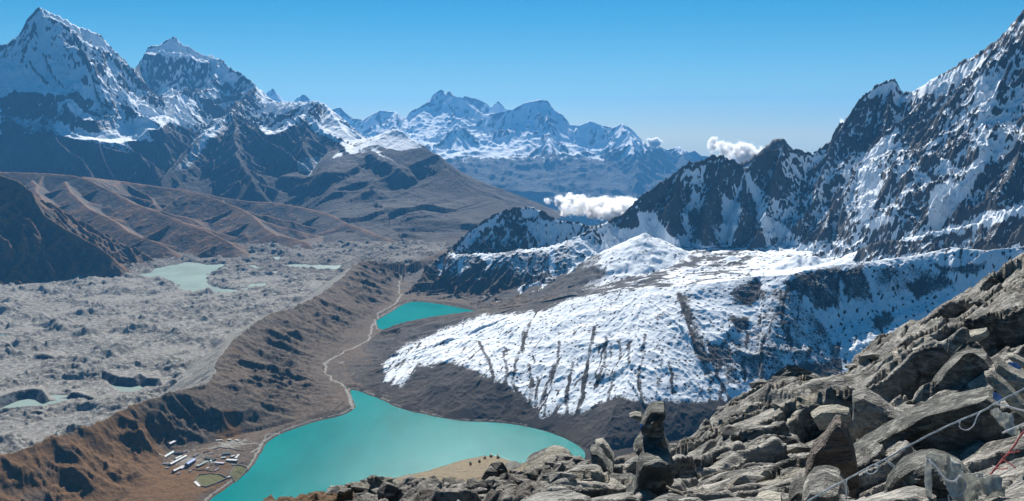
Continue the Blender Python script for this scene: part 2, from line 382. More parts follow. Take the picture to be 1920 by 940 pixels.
@mass
def far_range():
    rnd = random.Random(3)
    A1 = PR([(380,185,24500),(487,190,24000),(500,174,24000),(511,165,24000),(522,177,24000),(531,189,24000),(550,190,24000),(565,176,24000),(580,190,24000),(609,196,24000),(623,205,23500),(639,201,23500),(663,221,23000),(683,224,22500),(710,207,22000),(742,209,22000),(750,219,22000),(772,222,22000),(793,203,22500),(800,190,22500),(813,175,22500),(827,167,22500),(834,174,22500),(841,170,22300),(852,179,22000),(873,183,22000),(888,200,22000),(905,214,21500),(930,212,21000),(960,205,21000),(987,191,21000),(1007,187,21000),(1023,187,21000),(1035,205,21000),(1051,213,20800),(1070,233,20500),(1090,235,20500),(1108,226,20500),(1130,235,20500),(1150,239,20500),(1160,234,20300),(1169,231,20300),(1180,238,20300),(1189,245,20300),(1205,270,20500),(1233,274,20500),(1247,280,21000),(1276,276,21000),(1292,286,21000),(1304,282,21000),(1318,292,21000),(1400,300,21000),(1600,310,21000)])
    A2 = PR([(873,181,24500),(896,189,24500),(912,194,24500),(924,201,24500),(930,192,24500),(936,187,24500),(950,201,24500),(970,212,24500)])
    A3 = [PR([(853,231,20000),(830,258,19500),(800,280,19000),(770,300,18500)]), PR([(853,231,20000),(872,262,19500),(900,300,19000),(916,346,17800)]),
          PR([(1027,205,20800),(1028,240,20000),(1031,256,19500),(1000,285,19000),(960,318,18400),(916,348,17500)]), PR([(1031,256,19500),(1060,290,19000),(1095,318,18500),(1135,340,17800)]),
          PR([(1169,231,20300),(1150,270,19800),(1142,290,19400),(1110,330,18500)]), PR([(1205,270,20500),(1180,300,19500),(1210,312,19000),(1240,325,18500)]),
          PR([(742,209,22000),(735,250,20500),(760,290,19500),(800,330,18500),(850,360,17500)]), PR([(1276,274,21000),(1240,300,20000),(1215,320,19300)])]
    A4 = [PR([(1031,256,19500),(1040,300,18200),(1048,350,16800),(1056,412,15400)]), PR([(916,346,17500),(930,380,16500),(950,412,15600)]), PR([(1169,231,20300),(1188,290,18500),(1196,345,17000),(1188,400,15600)]),
          PR([(853,231,20000),(852,290,18800),(868,345,17200),(900,402,15600)]), PR([(1276,274,21000),(1288,310,19000),(1290,350,17500),(1290,400,16000)]), PR([(742,209,22000),(700,250,20500),(680,300,19000)]), PR([(960,205,21000),(955,250,20200),(962,300,19200),(985,345,17500),(1000,400,15800)])]
    allr = [(A1, 1.15, 1700), (A2, 1.1, 1500)] + [(l, 1.0, 1400) for l in A3] + [(l, .85, 1600) for l in A4]
    for l in A4: allr += [(a, b, 500) for a, b, c in spurs(l, 420, 1, .5, 1300, rnd, (-1, 1), 1, side_slope=.95)]
    allr += [(a, b, 700) for a, b, c in spurs(A1, 620, 1, .62, 2900, rnd, (-1, 1), 1, side_slope=1.0)]
    for l in A3: allr += [(a, b, 500) for a, b, c in spurs(l, 500, 1, .55, 1300, rnd, (-1, 1), 0, side_slope=1.0)]
    X, Y = polar(-24, 24, 900, np.concatenate([np.linspace(14500, 19500, 130), np.linspace(19520, 24900, 230)]))
    wx = X + 130 * fbm(X, Y, 900, 4, .5, 11); wy = Y + 130 * fbm(X, Y, 900, 4, .5, 12)
    Z, D = hull(wx, wy, allr, -1000)
    Z = Z + (ridged(X, Y, 700, 5, .55, 21) - .35) * 130 * ss(0, 500, D)
    dcr, zcr, scr, sdr = dpoly(wx, wy, A1); Z = Z + (ridged(scr, dcr * .2, 210, 3, .5, 24) - .4) * 90 * ss(0, 250, dcr) * ss(200, 900, Z)
    Z = np.maximum(Z, -900 + 40 * fbm(X, Y, 2000, 3, .5, 2))
    S = snow_mask(X, Y, Z, 1.35, .8, 0, 420, 1.6, (2, 5), .6, 32, 900, .6)
    emit('mountain_range', X, Y, Z, M_FAR, {'snow': S, 'veg': 1 - ss(-100, 300, Z)})


# ================================================================== the two great peaks on the left and their long ridge

@mass
def peaks():
    CH = PR([(-420,330,9600),(-250,270,9500),(-120,230,9500),(0,150,9500),(14,116,9550),(24,92,9600),(37,66,9650),(51,31,9700),(60,18,9700),(70,11,9700),(88,21,9750),(112,31,9800),(130,41,9850),(146,49,9900),(170,58,9950),(191,66,10000),(200,78,10050),(211,92,10100),(225,108,10200),(238,123,10300),(259,134,10600),(266,140,11000)])
    TB = PR([(262,134,11700),(270,120,12100),(276,109,12300),(281,87,12400),(300,83,12400),(310,77,12300),(320,71,12300),(327,67,12300),(335,79,12200),(357,87,12100),(378,101,12000),(395,108,11900),(409,111,11900),(418,118,11800),(426,126,11700),(440,135,11600),(456,143,11500),(466,152,11300),(477,162,11200),(484,176,11000),(495,194,10700),(511,190,10500),(530,192,10300),(545,192,10100),(572,191,9900),(590,190,9700),(599,192,9600),(610,203,9400),(620,214,9200),(640,238,8900),(671,262,8600),(700,258,8400),(718,251,8300),(742,241,8200),(754,247,8100),(766,257,8000),(790,272,7850),(817,290,7700),(837,314,7550),(869,342,7300),(896,365,7100),(925,372,7000),(940,377,6900),(956,391,6700),(990,420,6400)])
    RIBS = [PR([(70,12,9700),(52,70,9450),(40,120,9250),(62,180,9000),(90,230,8750),(110,270,8400),(150,300,8000)]),
            PR([(146,49,9900),(172,100,9600),(195,150,9400),(222,190,9200),(262,215,9000),(300,235,8800)]),
            PR([(0,150,9500),(20,210,9100),(30,270,8700),(20,310,8200)]),
            PR([(211,92,10100),(240,150,9900),(275,180,9700),(300,200,9500)]),
            PR([(409,111,11900),(400,160,11300),(370,172,10800),(347,170,10500),(330,195,10100),(335,230,9700),(372,255,9300)]),
            PR([(357,87,12100),(350,130,11700),(352,165,11300)]),
            PR([(477,162,11200),(452,190,10200),(439,208,9200),(424,220,9050),(408,232,8900),(378,256,8600),(354,283,8300),(323,318,7900),(300,340,7600)]),
            PR([(439,208,9200),(458,226,8950),(477,240,8750),(500,258,8500),(528,275,8200),(556,292,7950),(579,308,7700)]),
            PR([(599,192,9600),(588,205,9300),(575,213,9100),(552,222,8900),(528,238,8700),(504,252,8600),(487,240,8700)]),
            PR([(575,213,9100),(605,236,8800),(640,262,8500),(671,292,8200),(700,320,7900),(735,350,7500)]),
            PR([(105,232,8900),(140,252,8600),(180,262,8500),(225,268,8500),(262,285,8300),(280,310,8000)]),
            PR([(742,241,8200),(760,280,7800),(790,320,7400),(820,360,7000),(850,400,6500)])]
    FL = PR([(579,308,8200),(594,330,7900),(641,372,7300),(673,400,6900),(724,431,6100)])
    LOW = PR([(300,345,7900),(380,340,7800),(475,318,7900),(534,336,7700)])
    rnd = random.Random(8)
    allr = [(CH, 1.55, 1500), (TB[:18], 1.5, 1400), (TB[17:28], .8, 900), (TB[27:], .62, 800), (FL, .35, None), (LOW, .45, None)]
    allr += [(l, 1.25, 540) for l in RIBS[:9] + RIBS[10:11]] + [(RIBS[9], .62, 700)]
    FRONT = [PR([(-200,215,8900),(-60,210,8850),(0,205,8800),(30,225,8750),(62,245,8700),(105,256,8600),(150,270,8550),(200,276,8450),(262,290,8300),(292,308,8000)]),
             PR([(439,208,9200),(448,240,8700),(455,275,8200),(462,310,7700),(470,335,7300)]), PR([(575,213,9100),(580,240,8700),(572,275,8200)]), PR([(330,195,9700),(322,215,9350),(300,240,9000)])]
    allr += [(l, .9, 500) for l in FRONT]
    for l in FRONT: allr += [(a, b, 260) for a, b, c in spurs(l, 190, 1, .62, 800, rnd, (-1, 1), 1, side_slope=1.1)]
    allr += [(a, b, 420) for a, b, c in spurs(CH, 330, 1, .95, 1500, rnd, (-1,), 1, jit=.3, side_slope=1.45)]
    allr += [(a, b, 420) for a, b, c in spurs(TB[:18], 360, 1, .95, 1600, rnd, (-1,), 1, jit=.3, side_slope=1.45)]
    allr += [(a, b, 360) for a, b, c in spurs(TB[17:27], 300, 1, .5, 1200, rnd, (-1,), 1, side_slope=1.1)]
    if 0: allr += [(a, .34, 500) for a, b, c in spurs(TB[28:], 420, 1, .25, 2500, rnd, (-1,), 0, jit=.16, segs=5)]
    for l in RIBS[:9] + RIBS[10:11]: allr += [(a, b, 300) for a, b, c in spurs(l, 260, 1, .75, 560, rnd, (-1, 1), 0, side_slope=1.3)]
    X, Y = polar(-42, 3, 1250, np.concatenate([np.linspace(4900, 8000, 230), np.linspace(8012, 12500, 420)]))
    wx = X + 60 * fbm(X, Y, 420, 6, .6, 31) + 110 * fbm(X, Y, 1500, 3, .5, 33); wy = Y + 60 * fbm(X, Y, 420, 6, .6, 32) + 110 * fbm(X, Y, 1500, 3, .5, 34)
    Z, D = hull(wx, wy, allr, -300)
    hi = ss(420, 900, Z)
    dcr, zcr, scr, sdr = dpoly(wx, wy, CH); dt2, zt2, st2, sd2 = dpoly(wx, wy, TB)
    fl = np.where(dcr < dt2, scr, st2 + 900); dd = np.minimum(dcr, dt2)
    Z = Z + (ridged(fl, dd * .22, 120, 3, .5, 44) - .4) * 62 * ss(0, 160, dd) * hi * (1 - .6 * ss(900, 1700, dd))
    TL = PZ([(520,452),(560,458),(640,463),(720,467),(800,470),(850,464),(900,452),(960,440)], 5); CT = TB[27:]
    da, za, sa, sda = dpoly(wx, wy, TL); dcb, zcb, scb, sdcb = dpoly(wx, wy, CT); uu = da / (da + dcb + 1e-6); azf = np.degrees(np.arctan2(X, Y))
    flank = 5 + (zcb - 5) * (.40 * uu + .60 * uu ** 2.4) + 95 * (ridged(sa + 120 * fbm(X, Y, 600, 3) + 500 * uu, uu * 380, 460, 6, .55, 146) - .42) * np.sin(np.pi * uu) - 260 * ss(-10.5, -15, azf)
    isf = (sda > 0) & (sdcb < 0) & (flank > Z); Z = np.where(isf, flank, Z)
    Z = Z + (ridged(st2 * .8 + 90 * fbm(X, Y, 700, 3), dt2 * .2, 330, 4, .5, 145) - .4) * 70 * ss(100, 700, dt2) * ss(8700, 7600, np.hypot(X, Y)) * ss(-60, 120, Z) * ss(-19, -15, np.degrees(np.arctan2(X, Y)))
    for pix, w, i, o, nr in [([(105,232),(125,250),(165,257),(205,262),(240,256),(275,238),(298,213)], 120, .2, 1.6, 60), ([(226,178),(248,195),(290,208)], 90, .25, 1.5, 40), ([(130,190),(146,207),(166,220)], 50, .3, 1.8, 50),
        ([(412,232),(385,252),(368,285),(340,312)], 70, .45, 1.0, 20), ([(488,240),(510,250),(545,232),(576,214),(602,234),(640,262),(672,292)], 45, .3, 1.3, 50), ([(560,322),(592,326),(622,314),(645,300)], 130, .25, 1.0, 60),
        ([(700,285),(725,298),(750,312)], 60, .3, .9, 50), ([(289,98),(312,100),(346,104),(374,110),(405,111)], 110, .2, 2.4, 90), ([(96,33),(130,56),(160,76),(192,95)], 60, .3, 1.8, 60), ([(310,170),(345,180),(365,228)], 80, .45, 1.3, 40)]:
        Z = shelf(X + 60 * fbm(X, Y, 170, 4, .6, 47), Y + 60 * fbm(X, Y, 170, 4, .6, 48), Z, pix, w, i, o, nr)
    Z = Z + (ridged(X, Y, 380, 6, .6, 41) - .35) * (8 + 95 * hi) * ss(0, 220, D) + (ridged(X, Y, 90, 4, .6, 49) - .35) * 22 * hi
    S = snow_mask(X, Y, Z, 1.6, .9, 360, 720, 1.9, (2, 6), .62, 18, 420, .6)
    azd = np.degrees(np.arctan2(X, Y))
    S = S - .12 * (1 - ss(500, 1000, Z)) - isf * .2 * ss(620, 480, Z)
    px, py = px_of(X, Y, Z); jx = 5 * fbm(X, Y, 260, 4, .6, 140)
    S = paint(S, px, py, 0, 0, .5, [[(0,390),(80,350),(120,330),(250,440),(210,460),(250,540),(150,600),(0,600)], [(270,440),(420,370),(450,430),(430,500),(330,500)], [(560,460),(740,480),(700,540),(580,560)],
        [(870,425),(980,470),(1100,590),(1080,640),(800,560),(760,520),(820,470)], [(1010,500),(1150,440),(1300,560),(1120,590),(1090,580)], [(1160,385),(1220,390),(1250,460),(1190,430)], [(300,560),(640,600),(640,640),(300,640)],
        [(850,330),(940,300),(990,370),(900,420),(870,420)], [(90,90),(120,60),(90,200),(70,230)], [(480,280),(600,330),(620,380),(540,340)]], -.42, 8, jx)
    S = paint(S, px, py, 0, 0, .5, [[(250,370),(290,400),(350,450),(270,440),(245,400)], [(215,465),(340,498),(430,505),(530,430),(600,400),(610,450),(580,540),(480,530),(560,630),(420,560),(260,520)], [(450,345),(500,365),(600,405),(560,430),(480,390)],
        [(620,380),(700,365),(740,470),(650,470),(600,450)], [(820,450),(870,425),(800,510),(770,550),(720,640),(620,660),(740,520)], [(980,480),(1150,425),(1210,480),(1340,570),(1330,585),(1180,485),(1150,440),(1010,505)],
        [(1110,575),(1280,565),(1300,640),(1180,675),(1110,640)], [(1400,560),(1480,590),(1510,625),(1420,605)], [(1440,490),(1500,476),(1560,520),(1600,560),(1500,570),(1430,540)], [(570,190),(650,150),(820,210),(800,225),(620,210)], [(140,20),(350,90),(400,200),(330,140),(200,70)]], .6, 6, jx)
    S = paint(S, px, py, 0, 0, .5, [[(0,300),(140,20),(400,120),(520,260),(640,140),(820,210),(950,330),(880,400),(620,360),(480,330),(350,350),(260,330),(180,280),(100,320),(0,360)]], .16, 20, jx)
    emit('great_peaks', X, Y, Z, M_PEAK, {'snow': S, 'veg': 1.05 - ss(180, 520, Z + 60 * fbm(X, Y, 700, 3))}, drop=Z < -60)


# ================================================================== brown foothills beyond the glacier

@mass
def foothills():
    FH = [PR([(-400,318,7000),(-150,318,6900),(0,322,6800),(90,325,6700),(154,331,6500),(195,352,6250),(237,375,6000),(317,403,5550),(375,430,5200),(431,456,4950)]),
          PR([(154,331,6500),(245,342,6700),(356,358,6500),(427,379,6200),(470,405,5850),(511,435,5500),(574,456,5150)]),
          PR([(340,352,7200),(443,376,7000),(526,381,6900),(602,395,6500),(640,412,6200),(673,427,5900),(740,452,5400)]),
          PR([(120,340,6500),(150,380,5900),(205,410,5500),(250,440,5200),(300,462,4950)]),
          PR([(60,335,6700),(80,375,6000),(120,415,5500),(190,450,5000),(225,470,4850)])]
    rnd = random.Random(5); allr = [(smooth_line(l, 1), .42, 900) for l in FH]
    for l in FH: allr += [(a, .36, 500) for a, b, c in spurs(l, 430, 1, .3, 750, rnd, (-1, 1), 0, jit=.3)]
    X, Y = polar(-42, -4, 850, np.linspace(4500, 7600, 420))
    wx = X + 45 * fbm(X, Y, 500, 4, .5, 51); wy = Y + 45 * fbm(X, Y, 500, 4, .5, 52)
    Z, D = hull(wx, wy, allr, -200); Z = Z + (ridged(X, Y, 260, 6, .55, 55) - .3) * 16 * ss(0, 120, D)
    gx, gy, sl = slope_of(X, Y, Z)
    emit('brown_foothills', X, Y, Z, M_SLOPE, {'snow': X * 0, 'veg': .45 + .5 * fbm(X, Y, 600, 4) + np.clip(-(blur(Z, 5) - Z) / 8, -.5, .5)}, drop=Z < -30)



@mass
def foothills_1():
    DS = [PR([(-300,250,5100),(-120,290,5000),(0,328,4850),(30,340,4800),(59,359,4720),(83,403,4620),(120,428,4550),(150,446,4480),(180,462,4420),(205,478,4400)])]
    rnd = random.Random(2); allr = [(DS[0], .95, 700)] + [(a, b, 220) for a, b, c in spurs(DS[0], 110, 1, .62, 620, rnd, (-1, 1), 1, side_slope=1.0)]
    X, Y = polar(-42, -17, 560, np.linspace(3700, 5400, 330))
    wx = X + 22 * fbm(X, Y, 160, 5, .55, 61); wy = Y + 22 * fbm(X, Y, 160, 5, .55, 62)
    Z, D = hull(wx, wy, allr, -200); Z = Z + (ridged(X, Y, 110, 6, .6, 65) - .3) * 26 * ss(0, 60, D)
    emit('dark_spur', X, Y, Z, M_SLOPE, {'snow': X * 0, 'veg': .46 + .5 * fbm(X, Y, 260, 4) + .9 * np.clip((Z - blur(Z, 5)) / 10, -.3, .6)}, drop=Z < -30)


# ================================================================== glacier tongue with its ponds and ice cliffs

@mass
def glacier_mass():
    CLIFF = [PZ([(186,690),(200,697),(222,706),(250,708),(262,700),(275,708),(300,709),(306,716)], 16), PZ([(-30,757),(0,744),(25,734),(60,728),(78,730),(90,738)], 16), PZ([(60,664),(80,663),(98,668),(110,674),(128,674)], 14),
             PZ([(128,735),(145,735),(165,742),(185,748)], 12), PZ([(50,772),(70,770),(90,775)], 8), PZ([(0,640),(12,642),(26,650)], 12)]
    X, Y = polar(-42, -4, 1000, np.concatenate([np.linspace(1250, 2600, 330), np.linspace(2604, 5600, 420)]))
    wx = X + 40 * fbm(X, Y, 150, 4, .5, 71); wy = Y + 40 * fbm(X, Y, 150, 4, .5, 72)
    Z = 6 + 34 * (ridged(wx, wy, 300, 6, .58, 73) - .34) + 9 * fbm(X, Y, 60, 5, .6, 74) + 9 * (ridged(wx, wy, 70, 4, .6, 75) - .34)
    Z = Z + 16 * (ridged((X * .96 - Y * .28) + 50 * fbm(X, Y, 260, 3), (X * .28 + Y * .96) * .22, 90, 4, .55, 79) - .38)
    Z = np.maximum(Z, .3 + .6 * fbm(X, Y, 25, 3, .5, 76))
    pd = np.full(X.shape, 1e9, f4)
    for p in PONDW: pd = np.minimum(pd, sdpoly(X, Y, p))
    pd = pd + (12 + 80 * fbm(X, Y, 120, 5, .62, 77)) * ss(3000, 3500, np.hypot(X, Y)) + 2.5 * fbm(X, Y, 14, 3, .6, 78)
    Z = np.where(pd < 0, np.maximum(-9, PZL + pd * .3 - .3), np.minimum(Z, PZL + .2 + pd * .55 + 0 * Z))
    ice = np.zeros(X.shape, f4); R = np.hypot(X, Y)
    for cl in CLIFF:
        d, z, s, sd = dpoly(wx * .15 + X * .85, wy * .15 + Y * .85, cl); near = np.zeros(X.shape, bool)
        az = np.arctan2(X, Y); ca = np.array([math.atan2(p[0], p[1]) for p in cl]); cr = np.array([math.hypot(p[0], p[1]) for p in cl]); o = np.argsort(ca)
        near = R < np.interp(az, ca[o], cr[o]); ends = ss(-.002, .004, az - ca.min()) * ss(-.002, .004, ca.max() - az)
        h = z * ends; zc = np.where(near, h - d * 1.1, h - d * .16)
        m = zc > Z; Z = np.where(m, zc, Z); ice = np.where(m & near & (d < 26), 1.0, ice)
    far = ss(4100, 4700, R + 350 * fbm(X, Y, 500, 4) + 500 * ss(-16, -8, np.degrees(np.arctan2(X, Y))))
    dm, zm, sm, sdm = dpoly(X, Y, MC); Z = np.where(sdm < 0, Z - np.minimum(dm, 60), Z); Z = Z - 60 * ss(5300, 5600, R)
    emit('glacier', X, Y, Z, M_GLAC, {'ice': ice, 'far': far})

for i, p in enumerate(PONDS): flat_poly('glacial_pond', smooth_ring(PZ([(q[0] * 1.0, q[1]) for q in p], PZL), 1) if i not in (0, 1, 2, 3, 4, 5) else [(q[0], q[1]) for q in smooth_ring(PZ([(CXm + (q[0] - CXm) * 1.04, CYm + (q[1] - CYm) * 1.12) for q in p for CXm, CYm in [(sum(a[0] for a in p) / len(p), sum(a[1] for a in p) / len(p))]], PZL), 1)], PZL - .02 * i, M_TEAL if i > 7 else M_POND)


# ================================================================== lateral moraine, valley floor, village flat

TOE = PZ([(-400,1500),(0,1050),(180,960),(290,905),(300,868),(322,845),(400,826),(480,806),(560,784),(630,770),(648,752),(625,724),(605,695),(618,668),(650,640),(682,612),(712,585),(745,562),(752,535),(758,520),(800,505),(850,490),(900,475)], 9)
def ground_z(X, Y):
    wx = X + 14 * fbm(X, Y, 90, 4, .55, 81); wy = Y + 14 * fbm(X, Y, 90, 4, .55, 82)
    dc, zc, sc, sdc = dpoly(wx, wy, MC); dt, zt, st, sdt = dpoly(wx, wy, TOE)
    lake_side = sdc < 0; beyond = sdt < 0
    u = dt / (dt + dc + 1e-6)
    body = zt + (zc - zt) * (u ** 1.05)
    spur = ridged(sc * 1.0, u * 110 + sc * .25, 150, 4, .55, 83) - .38
    body = body + 25 * spur * np.sin(np.pi * np.clip(u, 0, 1)) ** .8 + 15 * (ridged(sc + 8 * fbm(X, Y, 40, 3), u * 40, 44, 5, .6, 86) - .4) * np.sin(np.pi * u) + (ridged(X, Y, 60, 5, .55, 84) - .35) * 9 * ss(0, .3, u)
    inner = zc - dc * .62 - 5 * (ridged(sc, dc * .25, 35, 3, .5, 85) - .3) * ss(0, 20, dc)
    body = body + 7 * fbm(X, Y, 170, 3, .5, 87) * ss(.5, 1, u)
    flat = 7 + 5 * fbm(X, Y, 120, 4, .5, 88) + 1.6 * fbm(X, Y, 18, 4, .6, 89)
    az = np.degrees(np.arctan2(X, Y))
    z = np.where(lake_side, np.where(beyond, flat, np.maximum(body, flat)), np.maximum(inner, -40))
    l = lake_sd(X, Y) + 5 * fbm(X, Y, 40, 3, .5, 90)
    z = z - 60 * ss(5500, 6650, np.hypot(X, Y)); z = np.where(l < 0, np.maximum(l * .25, -12), np.where(lake_side, np.minimum(z, .5 + l * .45), z))
    return z, u, lake_side, beyond, l, sc, dc

FIELD1 = PZ([(367,899),(372,891),(394,888),(412,891),(425,896),(404,907),(386,914),(378,912)], 8)
FIELD2 = PZ([(431,890),(440,873),(464,873),(454,885),(441,897)], 8)
@mass
def moraine_mass():
    R1 = np.concatenate([np.linspace(1050, 2300, 330), np.linspace(2305, 4200, 300), np.linspace(4215, 6700, 120)])
    X, Y = polar(-42, 2, 1050, R1)
    Z, u, ls, bey, l, sc, dc = ground_z(X, Y)
    def blob(X, Y, px, py, rad, z=10, asp=1.0):
        c = at_z(px, py, z); return np.hypot((X - c[0]), (Y - c[1]) * asp) / rad
    nz = fbm(X, Y, 120, 4, .55, 91)
    gr = .12 + .25 * nz + 0 * X
    for (a, b, zz, rad, k) in [(230,860,30,130,.8),(330,905,10,120,.8),(430,790,35,38,.75),(100,860,50,110,.55),(450,672,60,60,.45),(540,745,50,60,.4),(220,920,12,150,.8),(60,920,20,150,.6),(300,800,45,80,.4),(560,690,30,80,.3)]:
        gr = np.maximum(gr, k * (1.15 - blob(X, Y, a, b, rad, zz, .6) * .75))
    RIV = PZ([(756,520),(745,540),(752,556),(742,570),(712,588),(698,615),(690,640),(668,652),(640,664),(615,680),(608,695),(618,712),(638,722),(652,735),(660,752),(662,766)], 6)
    PATH = PZ([(662,770),(600,786),(530,808),(500,815),(488,835),(470,850)], 6); P2 = PZ([(430,935),(360,960),(330,1000)], 8); P3 = PZ([(490,830),(440,835),(380,840),(330,850),(300,862)], 8)
    rv = dpoly(X + 12 * fbm(X, Y, 60, 3), Y + 12 * fbm(X, Y, 60, 3, .5, 9), RIV)[0]; pt = np.minimum(np.minimum(dpoly(X, Y, PATH)[0], dpoly(X, Y, P2)[0]), dpoly(X, Y, P3)[0])
    gv = np.maximum(.85 - rv / 9, .9 - pt / 4); gv = np.maximum(gv, .75 - np.abs(l - 5) / 7); gv = np.maximum(gv, .8 - blob(X, Y, 400, 868, 26, 8)); gv = np.maximum(gv, .62 - .4 * blob(X, Y, 350, 862, 70, 8)); gv = np.maximum(gv, .7 - .5 * blob(X, Y, 430, 832, 60, 8))
    gv = np.maximum(gv, np.where(~ls, .95 - ss(3500, 4500, np.hypot(X, Y)), 0)); gv = np.maximum(gv, .5 * (1.1 - blob(X, Y, 640, 680, 70, 8)))
    grn = np.maximum(ss(2, -2, sdpoly(X, Y, FIELD1)), .75 * ss(2, -2, sdpoly(X, Y, FIELD2)))
    gv = np.clip(gv, 0, 1) - grn + .12 * fbm(X, Y, 50, 4)
    emit('moraine_valley', X, Y, Z, M_MOR, {'grass': gr, 'gravel': gv, 'green': grn}, drop=(Z < -25) & (np.hypot(X, Y) < 5400))


# ================================================================== the snowy hill over the lake

HC = PZ([(722,618,34),(738,610,44),(760,603,54),(820,592,82),(881,584,106),(960,577,140),(1030,566,172),(1100,553,202),(1160,544,222),(1230,539,238),(1293,534,250),(1345,529,258),(1426,517,272),(1483,514,282),(1520,505,290),(1556,497,298),(1604,494,303),(1660,487,310),(1725,477,322),(1786,464,342),(1850,469,342),(1920,462,352),(2100,440,380),(2400,400,420)])
HT = [(900,3500,0),(300,3300,0),(50,3150,0),(-106,3034,0),(-285,2881,0)] + [p for p in PZ([(712,621,1),(690,643,5),(664,668,5),(646,690,4),(640,708,2),(648,722,1),(656,728,0),(717,750,0),(754,768,0),(801,778,0),(862,790,0),(928,792,0),(974,797,0),(1021,808,0),(1060,822,0),(1088,838,0),(1130,845,4),(1240,830,12),(1400,792,32),(1500,762,50),(1560,742,70),(1640,720,92),(1720,695,115),(1900,650,150),(2400,560,200)])]

@mass
def hill_mass():
    R2 = np.concatenate([np.linspace(1500, 2500, 620), np.linspace(2502, 3200, 140)])
    X, Y = polar(-14, 42, 1350, R2)
    wx = X + 8 * fbm(X, Y, 60, 4, .55, 101); wy = Y + 8 * fbm(X, Y, 60, 4, .55, 102)
    dc, zc, sc, sdc = dpoly(wx, wy, HC); dt, zt, st, sdt = dpoly(wx, wy, HT)
    front = sdc < 0; below = sdt < 0
    u = dt / (dt + dc + 1e-6); px, _ = px_of(X, Y, np.full(X.shape, 150.)); cl = ss(1440, 1600, px)   # cl: how craggy the crest is
    prof = u ** .88 * (1 - cl) + cl * (.68 * u + .32 * ss(.6, .95, u))
    body = zt + (zc - zt) * prof
    hump = 14 * fbm(X, Y, 260, 4, .5, 103) * np.sin(np.pi * u)
    gully = (ridged(st * 1.0 + 20 * fbm(X, Y, 80, 3), u * 260, 95, 4, .5, 104) - .4)
    body = body + hump + gully * (9 + 4 * cl) * np.sin(np.pi * np.clip(u, 0, 1)) ** .7
    body = body + (ridged(X, Y, 26, 5, .6, 105) - .35) * 2.0 + (ridged(st + 12 * fbm(X, Y, 60, 3), u * 60, 24, 3, .55, 109) - .4) * 2.6 * np.sin(np.pi * np.clip(u, 0, 1)) ** .6 + cl * ss(.5, .8, u) * (ridged(wx, wy, 90, 5, .6, 106) - .4) * 32 * ss(0, .15, 1 - u)
    body_b = body; back = zc - dc * .16 - .00006 * dc * dc + 5 * fbm(X, Y, 90, 4, .5, 107)
    Z = np.where(below, zt - dt * .35, np.where(front, body, np.minimum(back, body)))
    l = lake_sd(X, Y); Z = np.where(l < 0, np.minimum(Z, np.maximum(l * .3, -12)), np.minimum(Z, .4 + l * .6)); Z = np.maximum(Z, -14)
    px, py = px_of(X, Y, Z)
    gx, gy, sl = slope_of(X, Y, Z); conc = np.clip((blur(Z, 6) - Z) / 1.6, -1, 1)
    # snow stays high on the hill; the foot and the western nose are bare
    jx = 5 * fbm(X, Y, 30, 5, .65, 142); sp = fbm(X, Y, 34, 4, .6, 112)
    S = np.where(front, .0, .78) + .2 * sp
    S = paint(S, px, py, 600, 380, .468, [[(250,650),(330,575),(520,495),(650,450),(900,432),(1000,395),(1495,330),(2900,100),(2900,780),(1900,770),(1700,800),(1500,800),(1300,800),(1200,780),(1130,800),(1060,850),(960,850),(880,860),(830,790),(760,740),(640,690),(530,640),(460,650),(390,660),(330,745),(260,720)]], .80 * front + 0, 7, jx) if False else S + .78 * front * ss(13, -11, sdpoly(px.astype(f4), py.astype(f4), [(600 + a * .468, 380 + b * .468) for a, b in [(250,650),(330,575),(520,495),(650,450),(900,432),(1000,380),(1495,300),(2900,60),(2900,700),(2150,720),(1900,770),(1700,790),(1500,800),(1300,800),(1200,780),(1130,800),(1060,850),(960,850),(880,860),(830,790),(760,740),(640,690),(530,640),(460,650),(390,660),(330,745),(260,720)]]) + 2.2 * jx)
    S = paint_lines(S, px, py, 600, 380, .468, [[(850,475),(820,560),(780,640),(770,720),(800,790)], [(935,640),(900,760),(870,840)], [(1105,500),(1080,600),(1060,720),(1040,800)], [(1150,540),(1140,650),(1110,730)], [(1305,530),(1290,640),(1270,690),(1290,800)], [(830,650),(850,720),(840,800)], [(640,560),(680,640),(690,700)], [(1440,370),(1480,480),(1510,600)],
        [(1000,700),(980,800)], [(1180,680),(1150,790)], [(1400,640),(1410,760)], [(1560,560),(1590,700),(1640,790)], [(905,760),(895,850)], [(1010,640),(990,760),(985,860)], [(870,700),(862,840)], [(735,600),(745,680),(740,760)], [(1240,560),(1235,640)], [(960,560),(950,640),(925,700)], [(1075,640),(1050,780),(1030,850)], [(1200,560),(1205,620)], [(820,520),(815,600)]], -.33, 5.0, jx * .9 + 3 * fbm(X * .5, Y * .5, 60, 3, .6, 143) + 2.5 * ss(.25, .7, u) - 1)
    b1, b2, bid = cells(X, Y, 13, 151); S = S - .8 * (b1 < .06 + .16 * bid) * (bid > .65) * front
    streak = ridged(X * .93 - Y * .36 + 14 * fbm(X, Y, 90, 3, .5, 113), (X * .36 + Y * .93) * .16, 34, 3, .6, 114); S = S - .42 * ss(.45, .8, streak) * ss(-.05, .45, fbm(X, Y, 110, 4, .6, 115) + .42 * (1 - ss(.25, .8, u))) * front
    S = S - .38 * ss(.16, .5, fbm(X, Y, 9, 4, .65, 120)) * front - .12 * ss(.0, .5, fbm(X, Y, 150, 3, .5, 128)) * front
    cp = []
